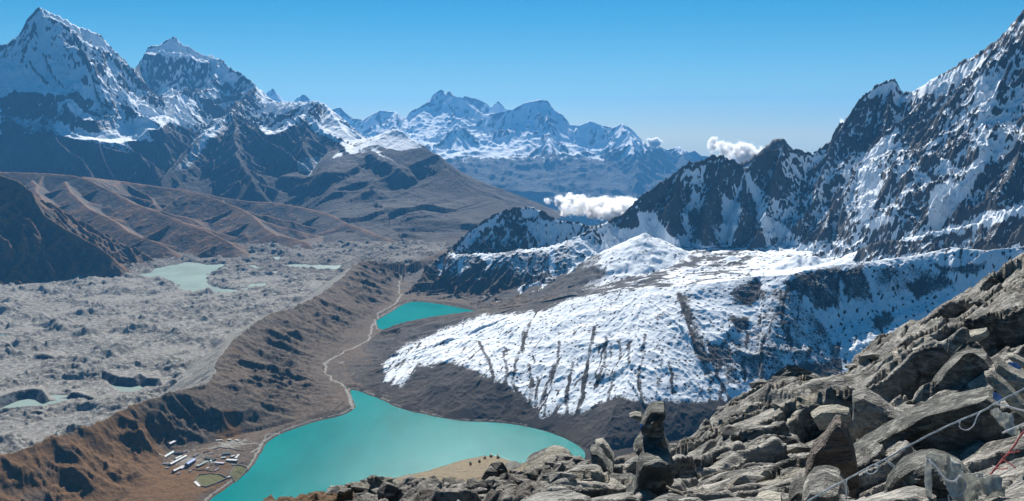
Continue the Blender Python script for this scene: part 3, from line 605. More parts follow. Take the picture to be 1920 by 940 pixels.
    S = paint(S, px, py, 1200, 420, .4043, [[(400,330),(450,270),(560,260),(580,340),(520,380),(470,370)], [(400,430),(510,420),(500,480),(450,500),(400,470)], [(640,270),(700,240),(930,190),(940,260),(920,370),(860,400),(800,370),(740,330)], [(940,200),(1030,180),(1080,340),(1000,370),(940,320)], [(1080,420),(1180,400),(1170,470),(1120,500),(1080,480)],
        [(1240,280),(1400,250),(1480,270),(1400,310),(1280,350)], [(1370,190),(1500,190),(1600,180),(1560,230),(1400,230)], [(700,660),(920,640),(950,720),(800,730)]], -.40, 7, 3.2 * jx + 8 * fbm(X, Y, 30, 4, .6, 155))
    S = paint(S, px, py, 1200, 420, .4043, [[(180,330),(220,340),(330,620),(340,740),(290,700),(220,480)], [(320,560),(400,540),(470,760),(400,740)]], -.34, 8, 3 * jx)
    S = paint(S, px, py, 1200, 420, .4043, [[(600,300),(720,300),(860,480),(920,560),(900,650),(800,720),(500,740),(430,640),(390,500),(480,520),(560,420)], [(1080,200),(1240,180),(1400,240),(1200,330),(1090,330)]], -.24, 10, jx)
    top = 1 - ss(30, 75, dc + 20 * fbm(X, Y, 80, 3) + 160 * ss(900, 1130, px)); 
    S = S - .9 * (~front) * (1 - ss(1080, 1220, px))
    veg = .25 + top * .6 + (1 - ss(0, 60, Z)) * .3 + .3 * fbm(X, Y, 80, 4)
    HILLZ = (X, Y, Z)
    emit('snowy_hill', X, Y, Z, M_HILL, {'snow': S, 'veg': veg}, drop=Z < -9)


# ================================================================== snowfield between the hill and the crags

@mass
def snowfield_mass():
    X, Y = polar(-12, 42, 860, np.linspace(2350, 4300, 330))
    l2 = np.maximum(sdpoly(X, Y, LAKES[1]), 0); azd = np.degrees(np.arctan2(X, Y))
    top = np.interp(azd, [-5, 0, 4, 8, 12, 16, 20, 25, 30, 42], [60, 100, 140, 165, 180, 185, 190, 190, 190, 190])
    top = top * ss(-9, 1, azd) + 6
    Z = top * (1 - np.exp(-l2 / 420)) - 4 + 15 * np.clip(l2 / 200, 0, 1) * (ridged(X, Y, 190, 5, .55, 121) - .35) + ss(2900, 3900, np.hypot(X, Y)) * 40 * ss(-2, 5, azd) + 3 * fbm(X, Y, 30, 3, .5, 4)
    sun_ridges = [PR([(a, b, r) for a, b in l]) for r, l in ((3480, [(1150,500),(1165,482),(1178,470),(1190,456),(1200,446),(1208,436),(1216,450),(1226,455),(1234,446),(1242,452),(1250,475),(1256,500)]), (3330, [(1348,524),(1352,500),(1360,486),(1372,479),(1380,488),(1390,487),(1402,503)]), (3330, [(1422,505),(1430,492),(1437,479),(1444,494),(1452,503)]),
        (3220, [(1498,476),(1504,480),(1512,484),(1528,479),(1540,487),(1552,483),(1568,490),(1588,492)]), (3060, [(1598,491),(1604,482),(1607,484),(1612,469),(1620,480),(1628,492)]))]  # ridges added to raise the snow into sunlight, shaped like the sunlit triangles
    Zf, Df = hull(X + 22 * fbm(X, Y, 50, 5, .6), Y + 22 * fbm(X, Y, 50, 5, .6, 9), [(l, .5, None) for l in sun_ridges], -500); Z = np.maximum(Z, Zf)
    px, py = px_of(X, Y, Z)
    S = .5 + 1.3 * ss(1080, 1280, px + 60 * fbm(X, Y, 150, 4)) * .13 + .34 * fbm(X, Y, 90, 5, .6) - .45 * (1 - ss(1000, 1150, px)) - .3 * ss(.3, .7, ridged(X, Y, 240, 3, .5, 122)) * (1 - ss(1300, 1400, px))
    S = S + .45 * (Zf > Z - 1.5) * ss(1110, 1160, px); b1, b2, bid = cells(X, Y, 20, 152); S = S - .6 * (b1 < .12 + .14 * bid) * (bid > .35)
    S = S - .4 * ss(.35, .7, ridged(X + 60 * fbm(X, Y, 150, 3), (Y - 2900) * 3.5, 260, 3, .5, 153)) * (1 - ss(1380, 1480, px)) * (Zf < Z - 1)
    emit('snowfield', X, Y, Z, M_HILL, {'snow': S, 'veg': .2 + X * 0}, drop=Z < 2)


# ================================================================== dark crag above the second lake and the great wall on the right

@mass
def crag_mass():
    IR = PR([(762,548,3540),(773,543,3580),(801,504,3700),(820,485,3760),(843,464,3840),(881,431,3950),(900,418,3970),(918,408,4000),(946,394,4040),(970,389,4050),(988,388,4050),(1005,391,4040),(1021,396,4020),(1049,413,4000),(1082,416,4000),(1105,425,3950),(1129,421,3850),(1148,411,3800),(1176,393,3790),(1200,366,3800)])
    IF = PR([(835,482,3760),(860,478,3700),(900,475,3650),(937,476,3620),(974,468,3600),(1021,464,3600),(1045,458,3600),(1068,450,3600),(1095,437,3620),(1115,427,3660),(1148,412,3790)])
    JR = PR([(1148,411,3800),(1176,393,3790),(1190,381,3790),(1200,366,3800),(1231,346,3820),(1255,331,3850),(1277,314,3870),(1295,303,3880),(1317,300,3900),(1335,291,3900),(1353,292,3900),(1374,301,3900),(1388,306,3890),(1399,322,3880),(1408,312,3890),(1420,294,3900),(1440,281,3930),(1465,274,3950),(1480,279,3970),(1496,278,3980),(1517,287,4000),(1537,276,4000),(1557,260,4000),(1568,250,4010),(1578,243,4020),(1590,215,4040),(1603,197,4060),(1612,186,4070),(1624,178,4080),(1636,164,4100),(1649,155,4100),(1663,152,4100),(1676,147,4100),(1681,160,4100),(1686,177,4090),(1698,170,4060),(1712,170,4040),(1726,162,4010),(1746,147,3960),(1767,140,3920),(1785,128,3880),(1802,114,3850),(1822,106,3820),(1843,93,3780),(1865,77,3740),(1884,58,3700),(1898,40,3680),(1915,19,3650),(1950,-5,3620),(2000,-20,3600),(2100,20,3560),(2250,60,3500),(2500,120,3500)])
    JB = PR([(1391,306,4700),(1405,296,4700),(1419,286,4700),(1436,272,4700),(1450,262,4700),(1458,259,4700),(1468,257,4700),(1474,272,4700),(1500,290,4700)])
    JL = PR([(2250,330,2500),(2050,355,2600),(1920,388,2720),(1890,392,2740),(1859,403,2780),(1830,416,2800),(1802,424,2820),(1746,434,2860),(1690,449,2920),(1650,452,2960),(1619,461,3010),(1600,482,3040)])
    JM = [PR([(1675,150,4100),(1668,200,3990),(1655,245,3900),(1625,290,3820),(1600,330,3720),(1570,380,3600),(1540,430,3450)]),
          PR([(1465,275,3950),(1455,330,3830),(1440,390,3700),(1420,440,3560),(1400,468,3480)]), PR([(1353,292,3900),(1340,340,3820),(1325,390,3700),(1318,440,3560)]),
          PR([(1277,314,3870),(1262,370,3720),(1255,410,3640),(1265,445,3560)]), PR([(1802,115,3850),(1770,200,3700),(1735,290,3500),(1700,350,3350),(1690,410,3200)]),
          PR([(1884,59,3700),(1880,160,3500),(1850,250,3320),(1800,330,3150),(1740,400,3040)]), PR([(2000,-20,3600),(1960,150,3330),(1920,260,3120),(1880,340,2950)]),
          PR([(1557,260,4000),(1545,310,3880),(1530,360,3760),(1500,420,3580)]), PR([(1399,322,3880),(1392,370,3760),(1382,420,3640)])]
    rnd = random.Random(21)
    allr = [(IR, .95, 420), (IF, .8, 420), (JR, 1.75, 620), (JL, 1.15, 380), (JB, 1.4, None)] + [(l, 1.35, 260) for l in JM]
    allr += [(a, b, 170) for a, b, c in spurs(IR[:10], 110, 1, .62, 420, rnd, (-1,), 1, side_slope=1.2)]
    allr += [(a, b, 130) for a, b, c in spurs(IF, 95, 1, .75, 330, rnd, (-1,), 1, side_slope=1.35)]
    allr += [(a, b, 220) for a, b, c in spurs(JR[4:], 130, 1, 1.08, 760, rnd, (-1,), 1, jit=.3, side_slope=1.6)]
    allr += [(a, b, 140) for a, b, c in spurs(JL, 110, 1, .8, 300, rnd, (-1, 1), 0, side_slope=1.3)]
    for l in JM: allr += [(a, b, 130) for a, b, c in spurs(l, 95, 1, .9, 240, rnd, (-1, 1), 0, side_slope=1.5)]
    X, Y = polar(-9, 42, 1250, np.concatenate([np.linspace(2350, 4150, 520), np.linspace(4160, 5000, 60)]))
    wx = X + 24 * fbm(X, Y, 150, 5, .6, 131); wy = Y + 24 * fbm(X, Y, 150, 5, .6, 132)
    Z, D = hull(wx, wy, allr, -200)
    Z = Z + (ridged(wx, wy, 150, 6, .58, 135) - .36) * 60 * ss(0, 70, D) + (ridged(X, Y, 30, 4, .65, 136) - .35) * 14
    IB = PZ([(750,545,2),(766,556,1),(780,563,1),(811,570,1),(850,577,1),(881,582,1),(920,579,10),(980,569,36),(1060,554,76),(1130,539,112),(1200,520,150)]); TOPL = IR[:5] + IF[1:]
    db, zb, sb, sdb = dpoly(wx, wy, IB); dtp, ztp, s_, sdt_ = dpoly(wx, wy, TOPL); u = db / (db + dtp + 1e-6); body = zb + (ztp - zb) * (.30 * u + .70 * ss(.38, 1, u)) - 90 * ss(3.5, 7.4, np.degrees(np.arctan2(X, Y))) + (ridged(sb, u * 120, 70, 4, .55, 137) - .4) * 26 * np.sin(np.pi * u) + (ridged(X, Y, 40, 4, .6, 138) - .35) * 8 * ss(0, .1, u)
    az_ = np.degrees(np.arctan2(X, Y)); Z = np.where((sdb > 0) & (sdt_ < 0) & (az_ < 7.6) & (az_ > -7), np.maximum(Z, body - 6 + 6 * ss(0, .1, u)), Z)
    l = sdpoly(X, Y, LAKES[1]); Z = np.where(l < 0, np.minimum(Z, l * .3), np.minimum(Z, l * .8))
    px, py = px_of(X, Y, Z)
    S = snow_mask(X, Y, Z, 1.5, 1.0, 20, 150, 2.2, (2, 6), .85, 7, 110, .8)
    jx = 4 * fbm(X, Y, 90, 4, .6, 141)
    S = paint(S, px, py, 1120, 240, .3193, [[(310,370),(400,330),(560,330),(540,440),(500,480),(500,620),(450,630),(430,560),(370,530),(350,500),(240,470),(290,400)], [(650,200),(800,190),(850,260),(780,360),(730,400),(740,570),(700,590),(640,430),(660,340),(620,330)],
        [(540,470),(640,470),(690,640),(680,670),(560,650),(540,560)], [(870,360),(910,400),(950,480),(930,560),(985,650),(960,710),(860,730),(800,680),(830,590),(850,480)], [(960,150),(1060,130),(1090,250),(1140,300),(1130,400),(1060,430),(1000,400),(940,330),(900,260)], [(40,545),(180,470),(230,500),(265,560),(200,595),(120,580)]], -.5, 3, jx)
    S = paint(S, px, py, 1120, 240, .3193, [[(230,500),(330,510),(370,560),(440,640),(520,640),(560,690),(700,700),(800,700),(860,740),(1000,690),(1170,660),(1253,720),(1253,1000),(0,1000),(20,700),(60,590),(130,600),(250,600)]], 1.0, 3, jx)
    S = paint(S, px, py, 1120, 240, .3193, [[(500,520),(540,480),(560,340),(600,400),(560,460),(530,520),(540,640)],
        [(740,400),(850,440),(830,560),(790,680),(720,640)], [(880,250),(930,330),(960,420),(1000,520),(1090,560),(1180,640),(1000,650),(940,540),(920,420),(870,300)]], .6, 3, jx)
    S = paint(S, px, py, 1480, 120, .4044, [[(310,180),(400,160),(480,140),(490,240),(420,360),(300,430),(180,450),(150,380),(230,330)], [(180,590),(240,580),(270,700),(250,750),(190,730),(170,650)], [(500,320),(600,180),(660,220),(640,400),(600,470),(540,440)], [(640,400),(830,280),(850,350),(760,430),(650,470)],
        [(840,600),(1000,420),(1300,250),(1300,600),(1088,640),(900,690),(760,720),(770,670)], [(500,680),(600,560),(640,640),(640,740),(520,780)], [(360,830),(700,800),(900,760),(1088,700),(1400,600),(1400,800),(1088,845),(900,865),(700,865),(520,885),(370,895)], [(60,760),(110,700),(150,760),(300,790),(200,840),(60,830)]], -.42, 3, jx)
    S = paint(S, px, py, 1480, 120, .4044, [[(420,370),(500,300),(480,380),(360,460),(300,460)], [(310,480),(400,450),(440,560),(380,680),(330,750),(320,620)], [(860,60),(990,60),(960,170),(900,300),(940,430),(830,600),(700,760),(640,740),(660,560),(800,540),(880,420),(870,250)], [(430,690),(500,700),(490,740),(380,780),(340,740)],
        [(500,805),(650,768),(780,748),(920,688),(1088,645),(1400,560),(1400,600),(1088,690),(920,755),(880,740),(700,795),(540,825)], [(400,110),(480,75),(500,100),(420,140),(340,170)], [(560,120),(640,80),(900,-40),(900,0),(680,150)]], .55, 3, jx)
    left = 1 - ss(1060, 1140, px); S = S - .42 * left - .08 * left * (py > 455)
    S = paint(S, px, py, 740, 370, .2553, [[(990,180),(1200,170),(1380,190),(1340,290),(1160,380),(890,390),(930,320)], [(920,90),(990,60),(1100,80),(1180,130),(1000,150),(940,130)], [(690,160),(790,110),(750,160),(720,250),(745,390),(715,400),(705,250)], [(790,140),(820,230),(860,240),(850,280),(790,390),(750,400),(810,280),(780,180)],
        [(550,402),(800,400),(700,430),(720,500),(700,540),(620,620),(600,700),(550,720),(580,600),(690,500),(620,420)], [(470,460),(500,450),(490,700),(475,700)], [(320,500),(390,490),(370,590),(280,680),(270,650)], [(630,690),(740,640),(900,650),(1060,620),(1150,660),(1060,710),(900,770),(760,800),(640,800)],
        [(1310,480),(1550,400),(1640,340),(1645,420),(1510,600),(1200,650),(1180,600),(1300,580)], [(1140,400),(1170,400),(1170,560),(1150,560)], [(580,230),(690,170),(700,230),(600,300),(440,450),(420,420)]], .75, 3, jx)
    veg = 1 - ss(20, 120, Z)
    emit('snowy_crags', X, Y, Z, M_CRAG, {'snow': S, 'veg': veg}, drop=Z < -12)


run_masses()

# ================================================================== floor under everything, out to the horizon
X, Y = polar(-180, 180, 181, np.concatenate([[1.0], rlog(900, 45000, 40)])); R = np.hypot(X, Y)
Z = -28 - 890 * ss(6000, 14000, R) * (Y > 0)
grid_mesh('ground', X, Y, Z, M_MOR, {'grass': X * 0 + .2, 'gravel': X * 0 + .1, 'green': X * 0})
for l, nm in zip(LAKES, ('lake', 'lake', 'lake')): flat_poly(nm, l if l is not LAKES[0] else l, 0.0, M_LAKE)

# ------------------------------------------------------------------ things: helpers
def tag(o, label, cat, group=None):
    o['label'] = label; o['category'] = cat
    if group: o['group'] = group
    return o
def mesh_obj(name, bm, mat, parent=None, smooth=False):
    me = bpy.data.meshes.new(name); bm.normal_update()
    if smooth:
        for f in bm.faces: f.smooth = True
    bm.to_mesh(me); bm.free(); me.materials.append(mat)
    o = bpy.data.objects.new(name, me); COL.objects.link(o)
    if parent is not None: o.parent = parent
    return o
def empty(name, loc, rz=0):
    o = bpy.data.objects.new(name, None); COL.objects.link(o); o.location = loc; o.rotation_euler = (0, 0, rz); o.empty_display_size = .5; return o
def box(bm, x0, x1, y0, y1, z0, z1):
    v = [bm.verts.new((x, y, z)) for z in (z0, z1) for y in (y0, y1) for x in (x0, x1)]
    for f in ((0, 2, 3, 1), (4, 5, 7, 6), (0, 1, 5, 4), (2, 6, 7, 3), (0, 4, 6, 2), (1, 3, 7, 5)): bm.faces.new([v[i] for i in f])
def simple(name, col, rough=.8, var=.35, sc=.8, spec=.2):
    t = NT(name); n = t.noise(1 / sc, 4, .6); return t.surf(t.mix(t.ramp(n, .35, .65), col, tuple(c * (1 - var) for c in col)), rough, None, spec)

# ================================================================== the village by the lake
M_STONEW = simple('village_stone', (.24, .22, .20), sc=1.2); M_WHITEW = simple('whitewash', (.62, .60, .57), sc=2); M_DARK = simple('dark_timber', (.04, .035, .03))
ROOFS = {'teal': simple('teal_tin_roof', (.19, .30, .30), .45, .3, 3), 'white': simple('pale_tin_roof', (.46, .46, .45), .5, .35, 3), 'blue': simple('blue_tin_roof', (.10, .22, .50), .45, .25, 3), 'grey': simple('grey_slate_roof', (.17, .165, .17), .8, .35, 2),
         'mauve': simple('mauve_tin_roof', (.34, .31, .38), .5, .3, 3), 'green': simple('faded_green_roof', (.15, .19, .16), .6, .3, 3)}
def house(a, b, w, h, roof, kind, label, wall=None):
    A = Vector(at_z(a[0], a[1], 8)); B = Vector(at_z(b[0], b[1], 8)); d = B - A; L = max(d.length, 4); c = (A + B) / 2
    w *= .78; h *= .85
    # the traced line is the near long side: the house reaches away from it
    rz = math.atan2(d.y, d.x); g = ground_at(c.x, c.y) - .6
    e = empty('house', (c.x, c.y, g), rz); tag(e, label, 'house', 'houses of the lakeside village')
    bm = bmesh.new(); box(bm, -L / 2, L / 2, 0, w, -2, h)
    wl_ = mesh_obj('wall', bm, wall or M_STONEW, e)
    bm = bmesh.new(); r = h + (w * .28 if kind == 'gable' else .7); o = .5
    if kind == 'gable':
        p = [(-L/2-o, -o, h-.1), (L/2+o, -o, h-.1), (L/2+o, w/2, r), (-L/2-o, w/2, r), (-L/2-o, w+o, h-.1), (L/2+o, w+o, h-.1)]
        v = [bm.verts.new(q) for q in p] + [bm.verts.new((q[0], q[1], q[2] + .18)) for q in p]
        for f in ((6,7,8,9), (9,8,11,10), (0,3,2,1), (3,4,5,2), (0,1,7,6), (4,10,11,5), (0,6,9,3), (3,9,10,4), (1,2,8,7), (2,5,11,8)): bm.faces.new([v[i] for i in f])
        for x0, x1 in ((-L/2, -L/2+.3), (L/2-.3, L/2)):
            ga = bmesh.new(); q = [ga.verts.new(t_) for t_ in ((x0, 0, h), (x0, w, h), (x0, w/2, r-.12), (x1, 0, h), (x1, w, h), (x1, w/2, r-.12))]
            for f in ((0,2,1), (3,4,5), (0,1,4,3), (1,2,5,4), (2,0,3,5)): ga.faces.new([q[i] for i in f])
            mesh_obj('gable', ga, wall or M_STONEW, e)
    else: box(bm, -L/2-o, L/2+o, -o, w+o, h, h+.35)
    mesh_obj('roof', bm, ROOFS[roof], e)
    bm = bmesh.new(); box(bm, -.6, .6, -.08, .0, .3, 2.3); mesh_obj('door', bm, M_DARK, e)
    n = int(L // 5)
    for k in range(n):
        x = -L/2 + L * (k + .5) / n
        if abs(x) < 1.6: continue
        bm = bmesh.new(); box(bm, x-.6, x+.6, -.07, 0, h*.45, h*.45+1.1); mesh_obj('window', bm, M_DARK, e)
def ground_at(x, y):
    Z = ground_z(np.array([[x, x + .01]]), np.array([[y, y + .01]]))[0]; return float(Z[0, 0])
HOUSES = [((299,866),(327,849),8,3.2,'teal','gable','long teal roofed house at the western edge of the village'),
 ((304,870),(320,871),6,3,'white','gable','small pale roofed house below the long teal roof'),
 ((321,872),(351,856),7,4,'white','gable','longest pale roofed house in the village centre'),
 ((327,884),(345,875),7,3.6,'white','gable','white roofed house nearest the camera beside the gravel yard'),
 ((341,879),(353,874),5,3,'mauve','flat','short mauve roofed house tucked behind the white one'),
 ((353,875),(367,866),9,6.5,'blue','gable','tall house with bright blue roof in the village centre'),
 ((320,842),(336,834),8,4.5,'mauve','gable','mauve roofed house standing highest in the village'),
 ((326,852),(341,852),8,4.5,'grey','gable','grey roofed house just below the mauve roofed one'),
 ((330,861),(341,856),5,3,'teal','gable','small teal roofed house between the two long ones'),
 ((383,862),(401,866),8,3.2,'green','gable','faded green roofed house right of the blue roof'),
 ((372,876),(391,867),7,3,'green','flat','flat green roofed house above the gravel yard'),
 ((417,854),(432,853),7,4,'teal','gable','teal roofed house at the back of the eastern cluster'),
 ((424,866),(443,867),8,4,'white','flat','white flat roofed house with dark front in the eastern cluster'),
 ((415,862),(423,861),5,3,'teal','flat','tiny teal roofed hut beside the white flat roof'),
 ((403,871),(419,872),7,3,'mauve','flat','low mauve roofed house in front of the eastern cluster'),
 ((434,859),(440,857),5,3.4,'white','gable','small white roofed hut behind the white flat roof'),
 ((443,861),(449,854),5,3,'white','gable','narrow white roofed hut at the east end of the cluster'),
 ((405,827),(416,826),4,2.6,'white','flat','westernmost white roofed hut on the slope above the village'),
 ((427,825),(433,825),4,2.6,'white','flat','middle white roofed hut on the slope above the village'),
 ((440,826),(447,827),4,2.6,'white','flat','easternmost white roofed hut on the slope above the village'),
 ((427,895),(432,893),4,2.4,'white','gable','little white roofed shed at the corner of the green field'),
 ((311,858),(318,853),4,3,'grey','gable','small grey shed behind the long teal roof'),
 ((345,849),(352,846),4,2.6,'grey','flat','low grey hut above the longest house'),
 ((404,884),(412,879),4,2.4,'grey','flat','low grey hut above the green field'),
 ((365,858),(373,853),4,2.6,'grey','gable','grey roofed hut behind the blue roof'),
 ((393,852),(401,850),4,2.4,'grey','flat','flat grey hut on the open ground behind the village')]
HOUSES += [((379,870),(384,866),4,2.2,'grey','gable','small grey hut squeezed left of the faded green roof'), ((395,868),(399,864),3.5,2.2,'teal','gable','tiny teal hut in front of the faded green roof'), ((410,858),(414,855),3.5,2.2,'grey','gable','small grey hut left of the back teal roof'),
 ((436,873),(441,872),3.5,2.2,'grey','flat','small flat hut just below the white flat roof'), ((334,888),(339,885),3.5,2.2,'grey','flat','lowest grey hut at the south west end of the village'), ((311,877),(317,876),3.5,2.4,'white','gable','small pale hut at the western foot of the village'),
 ((356,884),(361,881),3.5,2.2,'grey','flat','small flat hut at the edge of the gravel yard'), ((388,880),(392,878),3,2.2,'mauve','gable','tiny mauve hut among the ochre yards'), ((452,869),(456,868),3,2,'grey','gable','easternmost grey hut near the lake shore')]
for hh in HOUSES: house(*hh)
def wallrun(pts, label, h=1.5, closed=False):
    P = [Vector(at_z(a, b, 8)) for a, b in pts]; P = P + [P[0]] if closed else P
    bm = bmesh.new(); rnd = random.Random(len(pts)); o = P[0].copy()
    for a, b in zip(P[:-1], P[1:]):
        n = max(1, int((b - a).length / 3)); u = (b - a).normalized(); s_ = Vector((-u.y, u.x, 0)) * .45
        for k in range(n):
            p, q = a + (b - a) * k / n, a + (b - a) * (k + 1) / n; z0, z1 = ground_at(p.x, p.y), ground_at(q.x, q.y); hh_ = h * rnd.uniform(.8, 1.1)
            v = [bm.verts.new(((t_ - o).x, (t_ - o).y, z)) for t_, z in ((p-s_, z0-1), (q-s_, z1-1), (q+s_, z1-1), (p+s_, z0-1), (p-s_, z0+hh_), (q-s_, z1+hh_), (q+s_, z1+hh_), (p+s_, z0+hh_))]
            for f in ((0,1,5,4), (1,2,6,5), (2,3,7,6), (3,0,4,7), (4,5,6,7)): bm.faces.new([v[i] for i in f])
    w = mesh_obj('stone_wall', bm, M_STONEW); w.location = (o.x, o.y, 0); tag(w, label, 'wall', 'dry stone walls of the village')
wallrun([(367,899),(372,891),(394,888),(412,891),(425,896),(404,907),(386,914),(378,912)], 'dark dry stone wall enclosing the green field by the shore', 1.9, True)
wallrun([(431,890),(440,873),(464,873)], 'dry stone wall along the top of the smaller shore field')
wallrun([(464,873),(454,885),(441,897),(431,890)], 'dry stone wall on the lake side of the smaller shore field')
wallrun([(373,860),(380,849),(392,846)], 'straight stone wall running uphill right of the blue roof')
wallrun([(384,883),(392,874),(402,869)], 'stone wall dividing the ochre yards in the village middle')
wallrun([(395,884),(404,874),(414,871)], 'second stone wall across the ochre yards, nearer the lake')
wallrun([(400,842),(412,839),(432,841),(450,846),(460,848)], 'long curved stone wall behind the eastern cluster')
wallrun([(360,878),(372,882),(385,881),(398,884)], 'low stone wall along the top of the gravel yard')
wallrun([(446,871),(452,866),(460,866)], 'short stone wall east of the white flat roof')
bm = bmesh.new(); c = [at_z(*p, 8) for p in ((363,905),(370,901),(378,911),(372,914))]
zz = [ground_at(p[0], p[1]) for p in c]; v = [bm.verts.new((p[0]-c[0][0], p[1]-c[0][1], z + .9)) for p, z in zip(c, zz)] + [bm.verts.new((p[0]-c[0][0], p[1]-c[0][1], z - 1)) for p, z in zip(c, zz)]
for f in ((0,1,2,3), (4,5,1,0), (5,6,2,1), (6,7,3,2), (7,4,0,3)): bm.faces.new([v[i] for i in f])
o = mesh_obj('stone_platform', bm, M_WHITEW); o.location = (c[0][0], c[0][1], 0); tag(o, 'pale stone platform at the western corner of the green field', 'platform')

# ================================================================== clouds lying in the valley and behind the ridges
def cloud(label, px, py, r, w, h, d, seed, dens=.02, lumps=9):
    c = Vector(at_r(px, py, r)); k = r / F; W_, H_, D_ = w * k * 1.25, h * k * 1.6, d * k
    bm = bmesh.new(); bmesh.ops.create_icosphere(bm, subdivisions=3, radius=1)
    for v_ in bm.verts: v_.co = Vector((v_.co.x * W_, v_.co.y * D_, v_.co.z * H_))
    me = bpy.data.meshes.new('cloud'); bm.to_mesh(me); bm.free(); o = bpy.data.objects.new('cloud', me); COL.objects.link(o); o.location = c
    t = NT('cloud_vapour'); tc = t.n('TexCoord').outputs['Object']; q = t.mapv((1 / W_, 1 / D_, 1 / H_), (0, 0, 0), tc)
    ln = t.n('VectorMath', operation='LENGTH'); t.l(q, ln.inputs[0]); nv = t.n('Mapping'); t.l(tc, nv.inputs['Vector']); nv.inputs['Location'].default_value = (seed * 7.3 * H_, 0, 0)
    nz_ = t.noise(1.3 / H_, 7, .62, nv.outputs[0]); big = t.noise(.45 / H_, 2, .5, nv.outputs[0])
    s_ = t.math('MULTIPLY_ADD', ln.outputs['Value'], -1.0, 1.0); a = t.math('MULTIPLY_ADD', nz_, 2.6, -1.3); b = t.math('MULTIPLY_ADD', big, 1.8, -.9)
    s_ = t.math('ADD', t.math('ADD', s_, a), b); m = t.ramp(s_, .34, 1.0, 0, dens * 300 / (h * k))
    vs = t.n('VolumeScatter'); vs.inputs['Color'].default_value = (1, 1, 1, 1); vs.inputs['Anisotropy'].default_value = .35
    t.l(m, vs.inputs['Density']); t.l(vs.outputs[0], t.out.inputs['Volume']); me.materials.append(t.m)
    o['kind'] = 'stuff'; tag(o, label, 'cloud'); return o
cloud('white cloud bank filling the gap behind the snowy crags', 1160, 392, 5600, 100, 16, 90, 4, .05, 14)
cloud('small ragged cloud floating low before the far range', 1068, 375, 9500, 42, 9, 30, 5, .04, 8)
cloud('bright puffy cloud rising behind the dark ridge', 1385, 284, 8200, 42, 16, 40, 6, .035, 8)
cloud('thin pale cloud left of the bright puffy one', 1340, 276, 8600, 12, 13, 12, 7, .03, 5)
cloud('small cloud caught on the shoulder of the far range', 1225, 268, 19000, 18, 7, 14, 8, .05, 5)
cloud('wisp of cloud clinging to the steep rock tower', 1578, 232, 4500, 10, 15, 10, 9, .02, 5)

# ================================================================== rocks at the camera's feet
def rock_mat(name, pale, mid, dark, sc=1.0, strata=(0, 0, 0)):
    t = NT(name); v = t.mapv((.55, 1, 1.9), strata)
    a = t.noise(1.6 / sc, 7, .68, v); b = t.noise(7 / sc, 6, .7, v, .6); c_ = t.noise(.5 / sc, 4, .6); d = t.noise(34 / sc, 4, .65); e = t.noise(3.2 / sc, 5, .75, None, .3)
    col = t.mix(t.ramp(a, .38, .6), dark, mid); col = t.mix(t.ramp(b, .45, .66, 0, .9), col, pale); col = t.mix(t.ramp(e, .56, .64, 0, .75), col, tuple(x * .6 for x in dark))
    col = t.mix(t.ramp(d, .5, .7, 0, .45), col, tuple(x * .5 for x in dark)); col = t.mix(t.ramp(c_, .55, .7, 0, .5), col, (pale[0] * .9, pale[1] * .86, pale[2] * .68))
    h = t.math('ADD', t.math('MULTIPLY', a, 1.0), t.math('MULTIPLY', b, .45)); h = t.math('ADD', h, t.math('MULTIPLY', d, .12)); h = t.math('ADD', h, t.math('MULTIPLY', e, .3))
    return t.surf(col, .85, t.bump(h, .16 * sc), .25)
M_ROCK = rock_mat('lichened_rock', (.50, .475, .42), (.27, .26, .235), (.075, .075, .07), 1.0, (.3, .5, 0))
M_ROCKD = rock_mat('dark_lichened_rock', (.33, .33, .29), (.14, .14, .125), (.06, .062, .056), .7, (.3, .5, 0))
M_LEDGE = rock_mat('ledge_rock', (.42, .40, .35), (.21, .195, .17), (.06, .055, .05), 4.0)
M_BROWN = rock_mat('brown_smooth_stone', (.20, .17, .14), (.15, .125, .105), (.10, .08, .07), 1.6)
M_PALE = rock_mat('pale_slab_stone', (.50, .47, .38), (.36, .34, .28), (.20, .19, .16), .8)

def prof_surface(name, curves, az0, az1, naz, rs, noisef, mat, beyond=.9, near_z=None):
    """curves: lists of (px, py, r) from the nearest to the skyline; heights run straight between them along each bearing"""
    X, Y = polar(az0, az1, naz, rs); A = np.arctan2(X[0], Y[0]); R = np.hypot(X, Y)
    Rk, Zk = [], []
    for c in curves:
        P = [at_r(*p) for p in c]; a = np.array([math.atan2(p[0], p[1]) for p in P]); o = np.argsort(a)
        Rk.append(np.interp(A, a[o], np.array([math.hypot(p[0], p[1]) for p in P])[o])); Zk.append(np.interp(A, a[o], np.array([p[2] for p in P])[o]))
    Rk = np.array(Rk); Zk = np.array(Zk); Z = np.zeros(X.shape)
    for k in range(1, len(Rk)): Rk[k] = np.maximum(Rk[k], Rk[k - 1] + .05)
    for j in range(X.shape[1]): Z[:, j] = np.interp(R[:, j], Rk[:, j], Zk[:, j])
    over = np.maximum(R - Rk[-1], 0); Z = Z - over * beyond; under = np.maximum(Rk[0] - R, 0)
    Z = Z + under * .0
    Z = Z + noisef(X, Y, R, np.clip((Rk[-1] - R) / (.12 * Rk[-1]), 0, 1), over)
    return X, Y, Z
